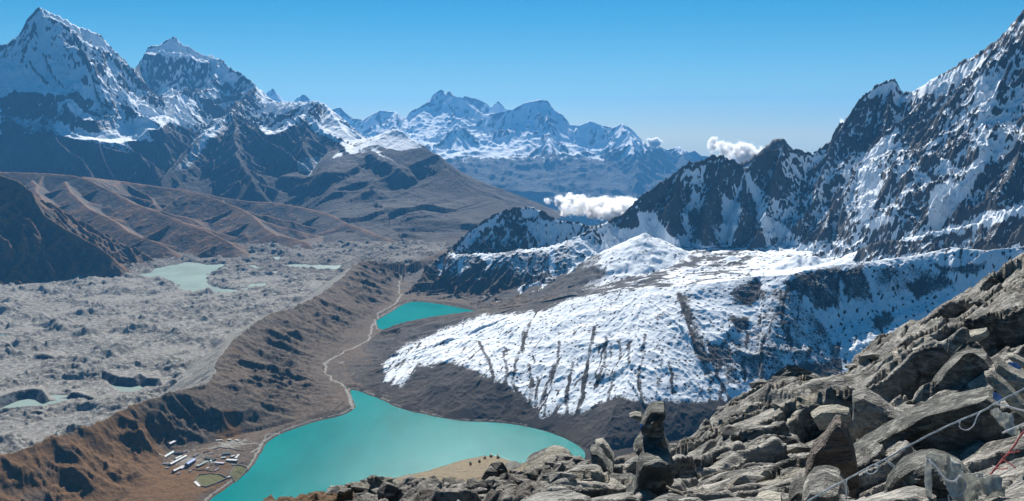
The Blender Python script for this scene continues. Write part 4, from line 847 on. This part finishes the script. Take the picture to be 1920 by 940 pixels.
NEAR = [[(700,1010,3.0),(1000,1010,2.9),(1300,1010,2.8),(1600,1010,2.6),(1920,1010,2.4),(2600,1000,2.4)],
        [(900,990,3.2),(1000,970,3.4),(1100,935,4.0),(1200,925,4.2),(1300,930,4.2),(1400,925,4.3),(1500,915,4.3),(1600,925,4.0),(1700,925,3.7),(1800,935,3.5),(1920,930,3.4),(2600,900,3.4)],
        [(940,965,3.6),(1010,930,4.0),(1100,885,5.2),(1200,868,6.0),(1300,862,6.4),(1400,840,6.6),(1500,835,6.6),(1600,855,5.6),(1700,835,5.2),(1800,830,5.0),(1920,815,4.8),(2600,760,4.8)],
        [(950,960,3.9),(1012,925,4.4),(1100,878,5.8),(1200,850,7.0),(1300,828,8.2),(1400,795,8.8),(1500,788,8.8),(1600,800,8.4),(1700,758,8.4),(1800,740,8.2),(1920,725,8.0),(2600,640,8.0)],
        [(960,955,4.1),(1014,922,4.6),(1100,875,6.2),(1200,846,7.4),(1300,820,8.8),(1400,765,10.2),(1500,745,10.8),(1600,748,11.2),(1700,690,12.0),(1800,655,12.0),(1920,625,11.5),(2600,520,11.5)],
        [(970,950,4.2),(1000,935,4.4),(1018,922,4.7),(1045,905,5.1),(1075,885,5.7),(1100,872,6.3),(1130,866,7.0),(1170,856,7.4),(1200,842,7.8),(1262,838,8.2),(1290,825,9.2),(1310,808,10.0),(1330,790,10.8),(1360,776,11.4),(1385,762,11.6),(1410,748,12.0),(1440,735,12.3),(1490,726,12.5),(1530,722,12.7),(1548,728,12.8),(1562,735,14.5),(1585,712,16.5),(1600,692,18.0),(1640,657,19.5),(1670,640,20.0),(1700,620,20.5),(1730,603,21.0),(1760,585,21.0),(1790,565,21.0),(1820,548,21.0),(1850,526,21.0),(1880,500,21.0),(1900,486,21.0),(1920,472,21.0),(2100,380,21.0),(2600,250,21.0)]]
def near_noise(X, Y, R, fade, over):
    # strata dip to the left: coordinates along and across them
    u = X * .82 - Y * .35; v = X * .35 + Y * .82; k = R / 8
    c1, c2, cid = cells(u / 1.9 + .25 * fbm(X, Y, 1.3, 3, .5, 3), v + .3 * fbm(X, Y, 1.1, 3, .5, 4), 1.0, 11); d1, d2, did = cells(u / 2.1 + .1 * fbm(X, Y, .5, 3, .5, 6), v, .34, 12)
    z = .05 * (cid - .5) * ss(.0, .06, c2 - c1) - .10 * (1 - ss(0, .06, c2 - c1)) + .02 * (did - .5) * ss(0, .06, d2 - d1) - .03 * (1 - ss(0, .06, d2 - d1))
    q = (R * .42 - X * .55 + .9 * fbm(u / 3, v, 2.2, 4, .55, 14)) / .95; fr = q - np.floor(q); q2 = q * 3.3 + .8 * fbm(X, Y, .8, 3, .5, 15); f2 = q2 - np.floor(q2)
    big = ss(.5, 5, X); z = z + (.14 + .36 * big * (1 - .6 * ss(9, 16, R))) * (.55 - fr) * ss(0, .05, fr) + .13 * (.5 - f2) * ss(0, .08, f2)
    z = z + .15 * (ridged(u / 3.2, v, 1.5, 6, .55, 7) - .35) + .3 * fbm(u / 1.6, v, 3.5, 4, .5, 8)
    z = z + .6 * (ridged(u / 2.4, v, 5, 4, .55, 10) - .4) * ss(8, 18, R)
    z = z * np.clip(k, .35, 1.5) * (1 - .35 * ss(9, 15, R))
    return z * (.25 + .75 * fade) * np.exp(-over * .2)
X, Y, Z = prof_surface('x', NEAR, -9, 46, 1350, rlog(2.0, 34, 760), near_noise, None, 1.0)
a_ = np.degrees(np.arctan2(X, Y)); edge = ss(2.6, .4, a_ + .02 * np.degrees(1) ) * 0
o = grid_mesh('rocky_slope', X, Y, Z, M_ROCK)
NEARG = (X, Y, Z)
LEDGE = [[(300,1100,22.0),(700,1060,22.0),(1000,1000,20.0),(1150,960,17.0),(1300,940,15.0)],
         [(520,975,34.0),(600,960,34.0),(700,945,34.0),(800,935,34.0),(900,925,34.0),(1000,915,32.0),(1100,900,28.0),(1200,890,22.0)],
         [(540,955,42.0),(600,940,42.0),(680,928,43.0),(760,912,45.0),(830,900,48.0),(900,888,50.0),(980,885,46.0),(1050,872,40.0),(1100,880,34.0),(1200,875,28.0)],
         [(470,990,44.0),(540,948,46.0),(570,937,47.0),(600,931,48.0),(640,925,49.0),(668,917,50.0),(690,903,50.0),(712,905,50.0),(760,892,53.0),(800,884,55.0),(830,874,57.0),(870,862,60.0),(905,856,61.0),(930,855,61.0),(950,862,60.0),(975,869,55.0),(995,864,48.0),(1015,856,46.0),(1045,846,44.0),(1062,849,44.0),(1075,866,42.0),(1095,868,40.0),(1150,872,34.0),(1250,880,30.0)]]
def ledge_noise(X, Y, R, fade, over):
    u = X * .9 - Y * .3; v = X * .3 + Y * .9; sm = ss(9, 2, np.hypot(X + 1.4, (Y - 53) * .55)); az = np.degrees(np.arctan2(X, Y))
    c1, c2, cid = cells(u + .5 * fbm(X, Y, 2.5, 3, .5, 13), v, 2.4, 21); d1, d2, did = cells(u, v, .8, 22)
    z = (1.3 * (cid - .45) * ss(0, .16, c2 - c1) - .35 * (1 - ss(0, .12, c2 - c1)) + .5 * (did - .5) * ss(0, .15, d2 - d1)) + 1.5 * (ridged(u / 1.6, v, 5, 5, .6, 23) - .35)
    z = z * (1 - .93 * sm) * .62
    return z * (.22 + .78 * fade) * np.exp(-over * .15)
X, Y, Z = prof_surface('x', LEDGE, -18, 10, 900, rlog(15, 85, 480), ledge_noise, None, .95)
t = NT('ledge_ground'); n1 = t.noise(.9, 6, .65); n2 = t.noise(5, 5, .7); n3 = t.noise(.25, 3, .5)
c = t.mix(t.ramp(n1, .4, .62), (.10, .09, .08), (.27, .25, .22)); c = t.mix(t.ramp(n2, .5, .68, 0, .8), c, (.05, .045, .04)); c = t.mix(t.ramp(n2, .3, .42, .6, 0), c, (.48, .46, .41))
g = t.math('ADD', t.attr('soil'), t.math('MULTIPLY', t.math('SUBTRACT', n1, .5), .5)); c = t.mix(t.ramp(g, .4, .6), c, t.mix(t.ramp(n2, .4, .65), (.27, .225, .155), (.19, .155, .105)))
g = t.math('ADD', t.attr('turf'), t.math('MULTIPLY', t.math('SUBTRACT', n1, .5), .4)); c = t.mix(t.ramp(g, .4, .6), c, (.15, .095, .055))
M_LG = t.surf(c, .9, t.bump(t.math('ADD', n1, t.math('MULTIPLY', n2, .4)), .5), .15)
soil = ss(8, 2.5, np.hypot(X + 1.4, (Y - 53) * .5)); az_ = np.degrees(np.arctan2(X, Y)); turf = ss(-9.0, -11.0, az_)
grid_mesh('rocky_ledge', X, Y, Z, M_LG, {'soil': soil, 'turf': turf}); LEDG = (X, Y, Z)
# the mountainside from the summit rocks down to the lake
X, Y = polar(-180, 180, 240, np.concatenate([[.4, 1.2, 2.0], rlog(3, 1050, 40)])); R = np.hypot(X, Y); A = np.degrees(np.arctan2(X, Y))
Z = CAMZ - 1.75 - .05 * R - .68 * np.maximum(R - 3, 0) + 8 * fbm(X, Y, 90, 4) * ss(20, 100, R) - 1.2 * (R > 2.3) * (np.abs(A) < 60)
Z = Z + ss(60, 150, np.abs(A)) * np.maximum(R - 3, 0) * .35
grid_mesh('hillside', X, Y, np.maximum(Z, -70), M_MOR, {'grass': X * 0 + .3, 'gravel': X * 0 + .3, 'green': X * 0})

# loose stones
def lump(bm, c, sx, sy, sz, rnd, sub=2, cuts=7, rough=.12):
    m = bmesh.ops.create_icosphere(bm, subdivisions=sub, radius=1); pl = []
    for _ in range(cuts):
        n = Vector((rnd.gauss(0, 1), rnd.gauss(0, 1), rnd.gauss(0, 1))).normalized(); pl.append((n, rnd.uniform(.45, .8)))
    from mathutils import Euler
    rot = Euler((rnd.uniform(-.4, .4), rnd.uniform(-.4, .4), rnd.uniform(0, 6.3))).to_matrix()
    for v in m['verts']:
        p = v.co.copy()
        for n, d in pl:
            t_ = p.dot(n) - d
            if t_ > 0: p -= n * t_
        p *= 1 + rnd.uniform(-rough, rough) * .4
        v.co = rot @ Vector((p.x * sx, p.y * sy, p.z * sz)) + c
def sample(G, x, y):
    X, Y, Z = G; A = np.arctan2(X[0], Y[0]); R = np.hypot(X[:, 0], Y[:, 0]); i = int(np.clip(np.searchsorted(R, math.hypot(x, y)), 0, len(R) - 1)); j = int(np.clip(np.searchsorted(A, math.atan2(x, y)), 0, len(A) - 1)); return float(Z[i, j])
rnd = random.Random(77); bm = bmesh.new()
for _ in range(1500):
    a = math.radians(rnd.uniform(-11, 5)); r = rnd.uniform(30, 58); x, y = r * math.sin(a), r * math.cos(a)
    if math.hypot(x + 1.4, (y - 53) * .5) < 6.5: continue
    s_ = rnd.choice((.08, .12, .18, .25, .38)) * rnd.uniform(.7, 1.3)
    lump(bm, Vector((x, y, sample(LEDG, x, y) + s_ * .1)), s_ * rnd.uniform(1, 1.7), s_, s_ * rnd.uniform(.35, .8), rnd, 1, 5)
o = mesh_obj('ledge_rubble', bm, M_LEDGE); o['kind'] = 'stuff'; tag(o, 'broken grey rubble strewn over the rocky ledge above the lake', 'rubble')
bm = bmesh.new()
for _ in range(160):
    a = math.radians(rnd.uniform(3, 29)); r = rnd.uniform(3.4, 17); x, y = r * math.sin(a), r * math.cos(a); s_ = r / 8 * rnd.choice((.03, .05, .05, .09)) * rnd.uniform(.7, 1.4)
    lump(bm, Vector((x, y, sample(NEARG, x, y) + s_ * .05)), s_ * rnd.uniform(1, 2), s_, s_ * rnd.uniform(.3, .7), rnd, 1, 5)
o = mesh_obj('slope_rubble', bm, M_ROCK); o['kind'] = 'stuff'; tag(o, 'small grey chips of stone lying in the cracks of the rocky slope', 'rubble')

# standing stones and boulders: outline, distance, thickness
def stone(label, outline, r, thick, mat, seed=1, tilt=(0, 0), ridge=None, cat='rock', name='boulder', rough=1.0, cuts=5, lean=0.0, group='loose boulders and slabs on the rocky slope'):
    P = [Vector(at_r(a, b, r)) for a, b in outline]; c = sum(P, Vector()) / len(P); f = Vector((c.x, c.y, 0)).normalized(); side = Vector((f.y, -f.x, 0))
    q = [((p - c).dot(side), (p - c).z) for p in P]
    # densify
    D = []
    for i in range(len(q)):
        a, b = q[i], q[(i + 1) % len(q)]; n = max(1, int(math.hypot(b[0] - a[0], b[1] - a[1]) / (thick * .16)))
        D += [(a[0] + (b[0] - a[0]) * k / n, a[1] + (b[1] - a[1]) * k / n) for k in range(n)]
    size = max(max(abs(a) for a, b in q), max(abs(b) for a, b in q)); rc = ridge or (0.0, 0.0)
    lev = [(1.0, 0), (.985, .22), (.94, .40), (.86, .49), (.72, .53), (.55, .56), (.38, .585), (.2, .6)]
    bm = bmesh.new(); rings = []
    rr = random.Random(seed); ox, oy = rr.uniform(0, 99), rr.uniform(0, 99)
    def nz(x, z, d): return float(NZ(x, z, d, ox, oy))
    for sgn in (-1, 1):
        rg = []
        for s_, dep in (lev if sgn < 0 else lev[1:]):
            ring = []
            for x, z in D:
                xx = rc[0] * (1 - s_) + x * s_; z2 = rc[1] * (1 - s_) + z * s_
                dd = sgn * dep * thick + (tilt[0] * xx + tilt[1] * z2) * (dep / .6)
                ring.append((xx, dd + lean * z2, z2))
            rg.append(ring)
        rings.append(rg)
    allr_ = list(reversed(rings[0])) + rings[1]
    flat = np.array([p for ring in allr_ for p in ring]); sc = thick
    n1 = fbm(flat[:, 0] + flat[:, 1] * .7 + ox, flat[:, 2] + flat[:, 1] * .5 + oy, sc * .9, 5, .6, seed); n2 = fbm(flat[:, 0] * 1.0 + 7 + ox, flat[:, 2] - flat[:, 1], sc * .5, 5, .6, seed + 4); n3 = ridged(flat[:, 0] - flat[:, 2] * .4 + ox, flat[:, 2] + oy, sc * .8, 4, .6, seed + 8) - .35
    flat[:, 1] += rough * sc * .22 * (n3 + .6 * n1) * np.sign(flat[:, 1] + 1e-6); flat[:, 0] += rough * sc * .06 * n2; flat[:, 2] += rough * sc * .06 * n1
    m = len(D); vs = [bm.verts.new(c + side * float(p[0]) + f * float(p[1]) + Vector((0, 0, float(p[2])))) for p in flat]
    for k in range(len(allr_) - 1):
        for i in range(m):
            j = (i + 1) % m; bm.faces.new((vs[k * m + i], vs[k * m + j], vs[(k + 1) * m + j], vs[(k + 1) * m + i]))
    for base_, rev in ((0, True), ((len(allr_) - 1) * m, False)):
        pts = vs[base_:base_ + m]; cc = sum((p.co for p in pts), Vector()) / m; cv = bm.verts.new(cc)
        for i in range(m): bm.faces.new((cv, pts[i], pts[(i + 1) % m]))
    bmesh.ops.recalc_face_normals(bm, faces=bm.faces[:])
    # origin at the foot
    zmin = min(v.co.z for v in bm.verts); org = Vector((c.x, c.y, zmin))
    for v in bm.verts: v.co -= org
    o = mesh_obj(name, bm, mat); o.location = org; tag(o, label, cat, group); return o
S_ = stone
S_('pointed brown standing stone in the middle of the rocky slope', [(1508,895),(1512,868),(1522,838),(1542,820),(1556,800),(1566,786),(1576,790),(1588,815),(1598,842),(1606,868),(1612,910),(1560,925),(1520,915)], 4.4, .22, M_BROWN, 1, (.5, .1), (.06, .1), rough=.5)
S_('big dark wedge shaped boulder with pale lit top edge', [(1560,930),(1572,860),(1600,838),(1640,815),(1700,780),(1760,757),(1820,742),(1858,738),(1875,752),(1880,790),(1890,860),(1860,950),(1700,960)], 5.2, .3, M_ROCKD, 2, (.1, -.15), (0, .2), lean=.12)
S_('blocky dark boulder in the bottom right corner', [(1652,960),(1662,905),(1680,880),(1712,862),(1748,852),(1775,858),(1805,872),(1822,892),(1838,930),(1850,975)], 3.5, .22, M_ROCKD, 3, (-.2, -.15), (0, .05))
S_('angular block leaning behind the pointed stone', [(1598,810),(1600,768),(1598,742),(1620,735),(1650,748),(1676,765),(1702,775),(1690,790),(1655,802),(1620,825)], 6.6, .28, M_ROCK, 4, (-.5, -.2), (-.1, 0), lean=.25)
S_('pale flat slab behind the tip of the pointed stone', [(1520,775),(1536,765),(1570,764),(1592,770),(1602,800),(1606,828),(1580,835),(1556,800),(1535,800)], 6.0, .15, M_PALE, 5, (.1, -.4), lean=.5, rough=.6)
S_('dark mossy upright stone below the small cairn', [(1150,975),(1172,930),(1192,895),(1196,865),(1205,850),(1235,848),(1255,858),(1266,875),(1264,900),(1250,925),(1230,950),(1215,975)], 3.9, .2, M_ROCKD, 6, (.3, -.1), (.02, .1), rough=.5)
S_('lower flat stone of the small cairn', [(1188,832),(1196,822),(1215,812),(1243,810),(1247,828),(1258,846),(1240,852),(1210,854),(1198,845)], 4.1, .22, M_ROCKD, 7, (.1, .1), rough=.7, name='cairn_stone', group='stones stacked in the small cairn')
S_('top stone of the small cairn', [(1200,796),(1206,784),(1214,768),(1222,760),(1245,762),(1249,775),(1240,786),(1246,800),(1240,812),(1222,813),(1204,808)], 4.1, .18, M_ROCKD, 8, (.1, .1), rough=.7, name='cairn_stone', group='stones stacked in the small cairn')
S_('pale sliver of stone jutting left behind the cairn', [(1180,778),(1190,774),(1202,776),(1208,784),(1200,787)], 4.5, .08, M_PALE, 9, rough=.4)
S_('thin pale slab leaning over a dark hollow at the ledge', [(1116,828),(1130,826),(1142,838),(1152,856),(1152,872),(1142,864),(1128,846)], 5.6, .12, M_PALE, 10, (0, .2), rough=.5)
S_('second pale slab below the leaning one', [(1107,840),(1118,840),(1130,850),(1140,868),(1150,878),(1130,884),(1112,875),(1108,858)], 5.4, .2, M_ROCKD, 11, (0, .1), rough=.6)
S_('longer pale slab tilting up at the right edge', [(1845,698),(1858,696),(1880,712),(1900,732),(1925,760),(1950,785),(1935,790),(1900,765),(1870,730),(1850,712)], 4.6, .12, M_PALE, 12, (.1, .2), rough=.4)
S_('dark upright slab behind the tilted pale one', [(1864,680),(1868,672),(1890,688),(1925,705),(1960,715),(1955,760),(1925,750),(1895,720),(1866,695)], 5.0, .16, M_ROCK, 13, (.1, .2), rough=.5)
S_('topmost thin slab of the three at the right edge', [(1888,664),(1900,664),(1925,678),(1950,690),(1945,700),(1920,690),(1893,672)], 5.3, .1, M_PALE, 14, rough=.4)
S_('rounded boulder with bright rim beside the tilted slabs', [(1745,722),(1760,702),(1785,680),(1815,667),(1850,668),(1866,690),(1870,720),(1860,752),(1800,762),(1755,752)], 8.4, .5, M_ROCKD, 15, (0, -.1), (0, .3), lean=.2)
S_('long pale wedge of rock lying high on the slope', [(1700,668),(1712,655),(1745,648),(1790,640),(1825,624),(1852,620),(1856,630),(1825,645),(1790,658),(1740,668)], 10.5, .25, M_PALE, 16, (0, -.4), lean=.8, rough=.7)
S_('small lichened boulder at the foot of the pointed stone', [(1500,965),(1508,915),(1520,898),(1545,890),(1575,900),(1590,925),(1596,965)], 3.7, .3, M_ROCK, 17, (0, -.3), (0, .05))
S_('square dark block left of the pointed stone', [(1476,960),(1480,915),(1492,904),(1512,908),(1514,935),(1510,965)], 3.8, .22, M_ROCKD, 18, (.2, -.2))
S_('small triangular chip at the bottom edge of the slope', [(1434,932),(1448,922),(1458,921),(1464,935),(1460,950),(1440,950)], 3.7, .12, M_ROCKD, 19, rough=.6)
S_('smooth pale stone at the very bottom of the slope', [(1412,950),(1420,938),(1440,934),(1465,938),(1470,955),(1440,965)], 3.5, .18, M_PALE, 20, rough=.5)
S_('dark corner boulder cut by the right edge', [(1885,930),(1888,885),(1900,878),(1930,876),(1970,880),(1975,940),(1920,945)], 3.7, .3, M_ROCKD, 21)
S_('dark craggy outcrop topping the middle of the slope', [(1380,800),(1392,768),(1420,745),(1455,734),(1495,725),(1530,722),(1550,735),(1562,760),(1550,790),(1500,800),(1440,812)], 11.0, .9, M_ROCKD, 22, (0, -.5), (0, .4), lean=.5)
S_('dark rock hump crowning the ledge above the lake', [(980,892),(985,876),(1000,866),(1018,856),(1040,846),(1058,846),(1070,855),(1074,872),(1060,885),(1020,895)], 43.0, 2.5, M_LEDGE, 23, (0, -.3), (0, .3), group='rocks along the ledge')
S_('low dark rock at the edge of the sandy patch', [(938,888),(950,874),(965,870),(978,876),(970,888)], 50.0, 1.2, M_ROCKD, 24, group='rocks along the ledge')
for i, (x, y, h_, lb) in enumerate([(882,868,5,'little dark cairn on the left of the sandy patch'), (899,864,5,'tallest little cairn in the middle of the sandy patch'), (909,857,4,'small dark stone left on the skyline of the sandy patch'), (921,854,5,'small dark stone in the middle of the sandy skyline'), (934,856,5,'thin upright stone right on the sandy skyline')]):
    S_(lb, [(x-2-i*.3,y+3),(x-2.4,y-h_*.3),(x+i%3-1,y-h_*.55),(x+2,y-h_*.2),(x+2.6,y+3)], 55.0, .35, M_ROCKD, 30 + i, name='small_cairn', cat='cairn', group='little cairns on the sandy patch')

# ------------------------------------------------------------------ prayer flag lines and torn cloth
def cloth_mat(name, col):
    t = NT(name); n = t.noise(60, 4, .6); c = t.mix(t.ramp(n, .4, .6), col, tuple(c * .75 for c in col)); d = t.n('BsdfDiffuse'); tr = t.n('BsdfTranslucent'); t.l(c, d.inputs[0]); t.l(c, tr.inputs[0])
    mx = t.n('MixShader'); mx.inputs[0].default_value = .45; t.l(d.outputs[0], mx.inputs[1]); t.l(tr.outputs[0], mx.inputs[2]); t.l(mx.outputs[0], t.out.inputs[0]); return t.m
M_WHITEC = cloth_mat('white_cord', (.72, .74, .76)); M_BLUEC = cloth_mat('faded_blue_cord', (.68, .74, .78)); M_RED = cloth_mat('faded_red_cord', (.72, .28, .27)); M_TAN = cloth_mat('tan_cord', (.55, .50, .42)); M_BLUE = cloth_mat('blue_cloth', (.16, .28, .50)); M_CLOTH = cloth_mat('torn_white_cloth', (.62, .63, .60))
def tube(bm, pts, rad, n=6):
    rings = []
    for i, p in enumerate(pts):
        a = pts[max(0, i - 1)]; b = pts[min(len(pts) - 1, i + 1)]; d = (b - a).normalized(); u = d.cross(Vector((0, 0, 1)))
        u = u.normalized() if u.length > 1e-4 else Vector((1, 0, 0)); w_ = d.cross(u); rr = rad(i / (len(pts) - 1)) if callable(rad) else rad
        rings.append([bm.verts.new(p + (u * math.cos(t_ * 2 * math.pi / n) + w_ * math.sin(t_ * 2 * math.pi / n)) * rr) for t_ in range(n)])
    for a, b in zip(rings[:-1], rings[1:]):
        for i in range(n): bm.faces.new((a[i], a[(i + 1) % n], b[(i + 1) % n], b[i]))
    bm.faces.new(rings[0][::-1]); bm.faces.new(rings[-1])
def dens(pts, n=6):
    p = [Vector(q) for q in smooth_line(pts, 2)]; out = []
    for a, b in zip(p[:-1], p[1:]):
        k = max(1, int((b - a).length / .02)); out += [a.lerp(b, t_ / k) for t_ in range(k)]
    return out + [p[-1]]
def cord(label, pix, r0, r1, rad, mat, name='cord', twist=True, group=None, extra=()):
    n = len(pix); P = dens([at_r(a, b, r0 + (r1 - r0) * i / (n - 1)) for i, (a, b) in enumerate(pix)])
    bm = bmesh.new()
    if twist:
        for ph in (0, 2.1, 4.2):
            q = [p + Vector((0, 0, math.cos(i * .55 + ph))) * rad * .55 + Vector((math.sin(i * .55 + ph), 0, 0)) * rad * .55 for i, p in enumerate(P)]; tube(bm, q, rad * .62, 5)
    else: tube(bm, P, rad, 6)
    for e in extra: tube(bm, dens([at_r(*p) for p in e]), rad * .6, 5)
    org = P[0].copy()
    for v in bm.verts: v.co -= org
    o = mesh_obj(name, bm, mat, None, True); o.location = org; return tag(o, label, 'cord', group)
cord('long twisted white and blue cord crossing the rocks', [(1480,962),(1515,940),(1552,918),(1588,899),(1616,884),(1632,875),(1660,862),(1700,838),(1740,817),(1778,798),(1815,782),(1845,770),(1866,757),(1895,742),(1935,722)], 3.3, 3.9, .0032, M_BLUEC,
     extra=[[(1628,876,3.45),(1622,884,3.45),(1630,890,3.44),(1642,886,3.44),(1650,873,3.46),(1640,872,3.46)], [(1660,862,3.5),(1672,874,3.5),(1680,879,3.5),(1676,872,3.5),(1662,864,3.5)], [(1800,790,3.6),(1798,802,3.6),(1812,808,3.6),(1826,800,3.62),(1832,780,3.64),(1840,772,3.66)], [(1588,899,3.4),(1586,915,3.38),(1588,960,3.36)]])
cord('frayed pinkish red cord at the right edge', [(1850,900),(1862,884),(1880,862),(1898,842),(1912,820),(1935,790)], 3.3, 3.5, .0034, M_RED,
     extra=[[(1868,878,3.34),(1880,880,3.33),(1890,878,3.32)], [(1880,862,3.36),(1892,868,3.35),(1905,878,3.34)], [(1888,850,3.38),(1900,848,3.38),(1912,846,3.38)], [(1876,868,3.35),(1882,860,3.35),(1878,852,3.36)]])
cord('thin tan cord slanting up the left of the slope', [(1340,955),(1352,935),(1368,912),(1386,893)], 3.9, 4.4, .004, M_TAN, twist=False)
cord('loose curly grey cord beside the mossy stone', [(1250,912),(1258,918),(1270,920),(1282,928),(1290,945)], 3.7, 3.6, .004, M_TAN, twist=False)
cord('short white cord hanging slack from the torn cloth', [(1868,758),(1888,762),(1910,768),(1940,775)], 3.8, 3.8, .003, M_WHITEC, twist=False)
cord('white cord looping under the hanging cloth', [(1880,812),(1893,806),(1908,800),(1935,788)], 3.5, 3.6, .003, M_WHITEC, twist=False)
def rag(label, outline, r, mat, seed=0, fold=.03, name='torn_flag', n=26):
    P = [Vector(at_r(a, b, r)) for a, b in outline]; c = sum(P, Vector()) / len(P); f = Vector((c.x, c.y, 0)).normalized(); side = Vector((f.y, -f.x, 0))
    q = [((p - c).dot(side), (p - c).z) for p in P]; xs = [a for a, b in q]; zs = [b for a, b in q]
    gx_, gz_ = np.meshgrid(np.linspace(min(xs), max(xs), n), np.linspace(min(zs), max(zs), n), indexing='ij'); sd = sdpoly(gx_, gz_, q) + .05 * (max(xs) - min(xs)) * fbm(gx_, gz_, (max(xs) - min(xs)) * .2, 3, .6, seed)
    dep = fold * (fbm(gx_ + seed, gz_ * .35, .08, 3, .55, seed) * 2 + .5 * fbm(gx_, gz_, .03, 2, .5, seed + 1)); bm = bmesh.new(); vs = {}
    for i in range(n - 1):
        for j in range(n - 1):
            cs = [(i, j), (i + 1, j), (i + 1, j + 1), (i, j + 1)]
            if all(sd[k] > 0 for k in cs): continue
            f_ = []
            for k in cs:
                if k not in vs: vs[k] = bm.verts.new(side * float(gx_[k]) + f * float(dep[k]) + Vector((0, 0, float(gz_[k]))))
                f_.append(vs[k])
            bm.faces.new(f_)
    o = mesh_obj(name, bm, mat, None, True); o.location = c; so = o.modifiers.new('thick', 'SOLIDIFY'); so.thickness = .002
    return tag(o, label, 'flag')
rag('torn grey white flag hanging from the long cord', [(1858,772),(1868,768),(1880,778),(1898,782),(1902,800),(1908,812),(1896,816),(1888,814),(1878,800),(1866,786)], 3.62, M_CLOTH, 3)
rag('heap of torn white cloth snagged on the corner boulder', [(1736,862),(1752,856),(1775,862),(1800,868),(1815,880),(1840,895),(1872,898),(1884,925),(1868,935),(1850,920),(1830,930),(1815,945),(1790,935),(1770,900),(1752,880)], 3.22, M_CLOTH, 5, .06)
rag('stringy white cloth strip trailing down the corner boulder', [(1733,900),(1738,858),(1744,862),(1746,890),(1748,940),(1738,945)], 3.2, M_CLOTH, 7, .02)
rag('blue cloth trapped between the two cairn stones', [(1200,796),(1215,795),(1232,803),(1240,806),(1238,812),(1218,812),(1202,808)], 4.02, M_BLUE, 9, .01)
rag('blue cloth showing behind the tilted pale slab', [(1862,735),(1878,740),(1882,752),(1870,754),(1862,746)], 4.75, M_BLUE, 11, .01)
rag('small blue cloth wedged between the upper slabs', [(1890,680),(1905,680),(1915,690),(1905,696),(1892,688)], 5.1, M_BLUE, 12, .01)
cord('tangle of white string over the corner boulder', [(1742,862),(1760,880),(1772,900),(1790,905),(1800,890),(1812,905),(1806,925),(1790,935),(1776,925),(1782,945)], 3.15, 3.15, .003, M_WHITEC, twist=False)

# ------------------------------------------------------------------ the air
me = bpy.data.meshes.new('haze'); bm = bmesh.new(); bmesh.ops.create_cube(bm, size=1)
for v in bm.verts: v.co = Vector((v.co.x * 62000, (v.co.y) * 62000, -1010 if v.co.z < 0 else 1830))
bm.to_mesh(me); bm.free(); hz = bpy.data.objects.new('haze', me); COL.objects.link(hz); hz['kind'] = 'stuff'
hm = bpy.data.materials.new('haze_air'); hm.use_nodes = True; ht = hm.node_tree; ht.nodes.clear()
pv = ht.nodes.new('ShaderNodeVolumePrincipled'); pv.inputs['Color'].default_value = (.14, .50, 1.0, 1); pv.inputs['Density'].default_value = 3.0e-5; pv.inputs['Anisotropy'].default_value = 0.0
oo = ht.nodes.new('ShaderNodeOutputMaterial'); ht.links.new(pv.outputs[0], oo.inputs['Volume']); me.materials.append(hm)
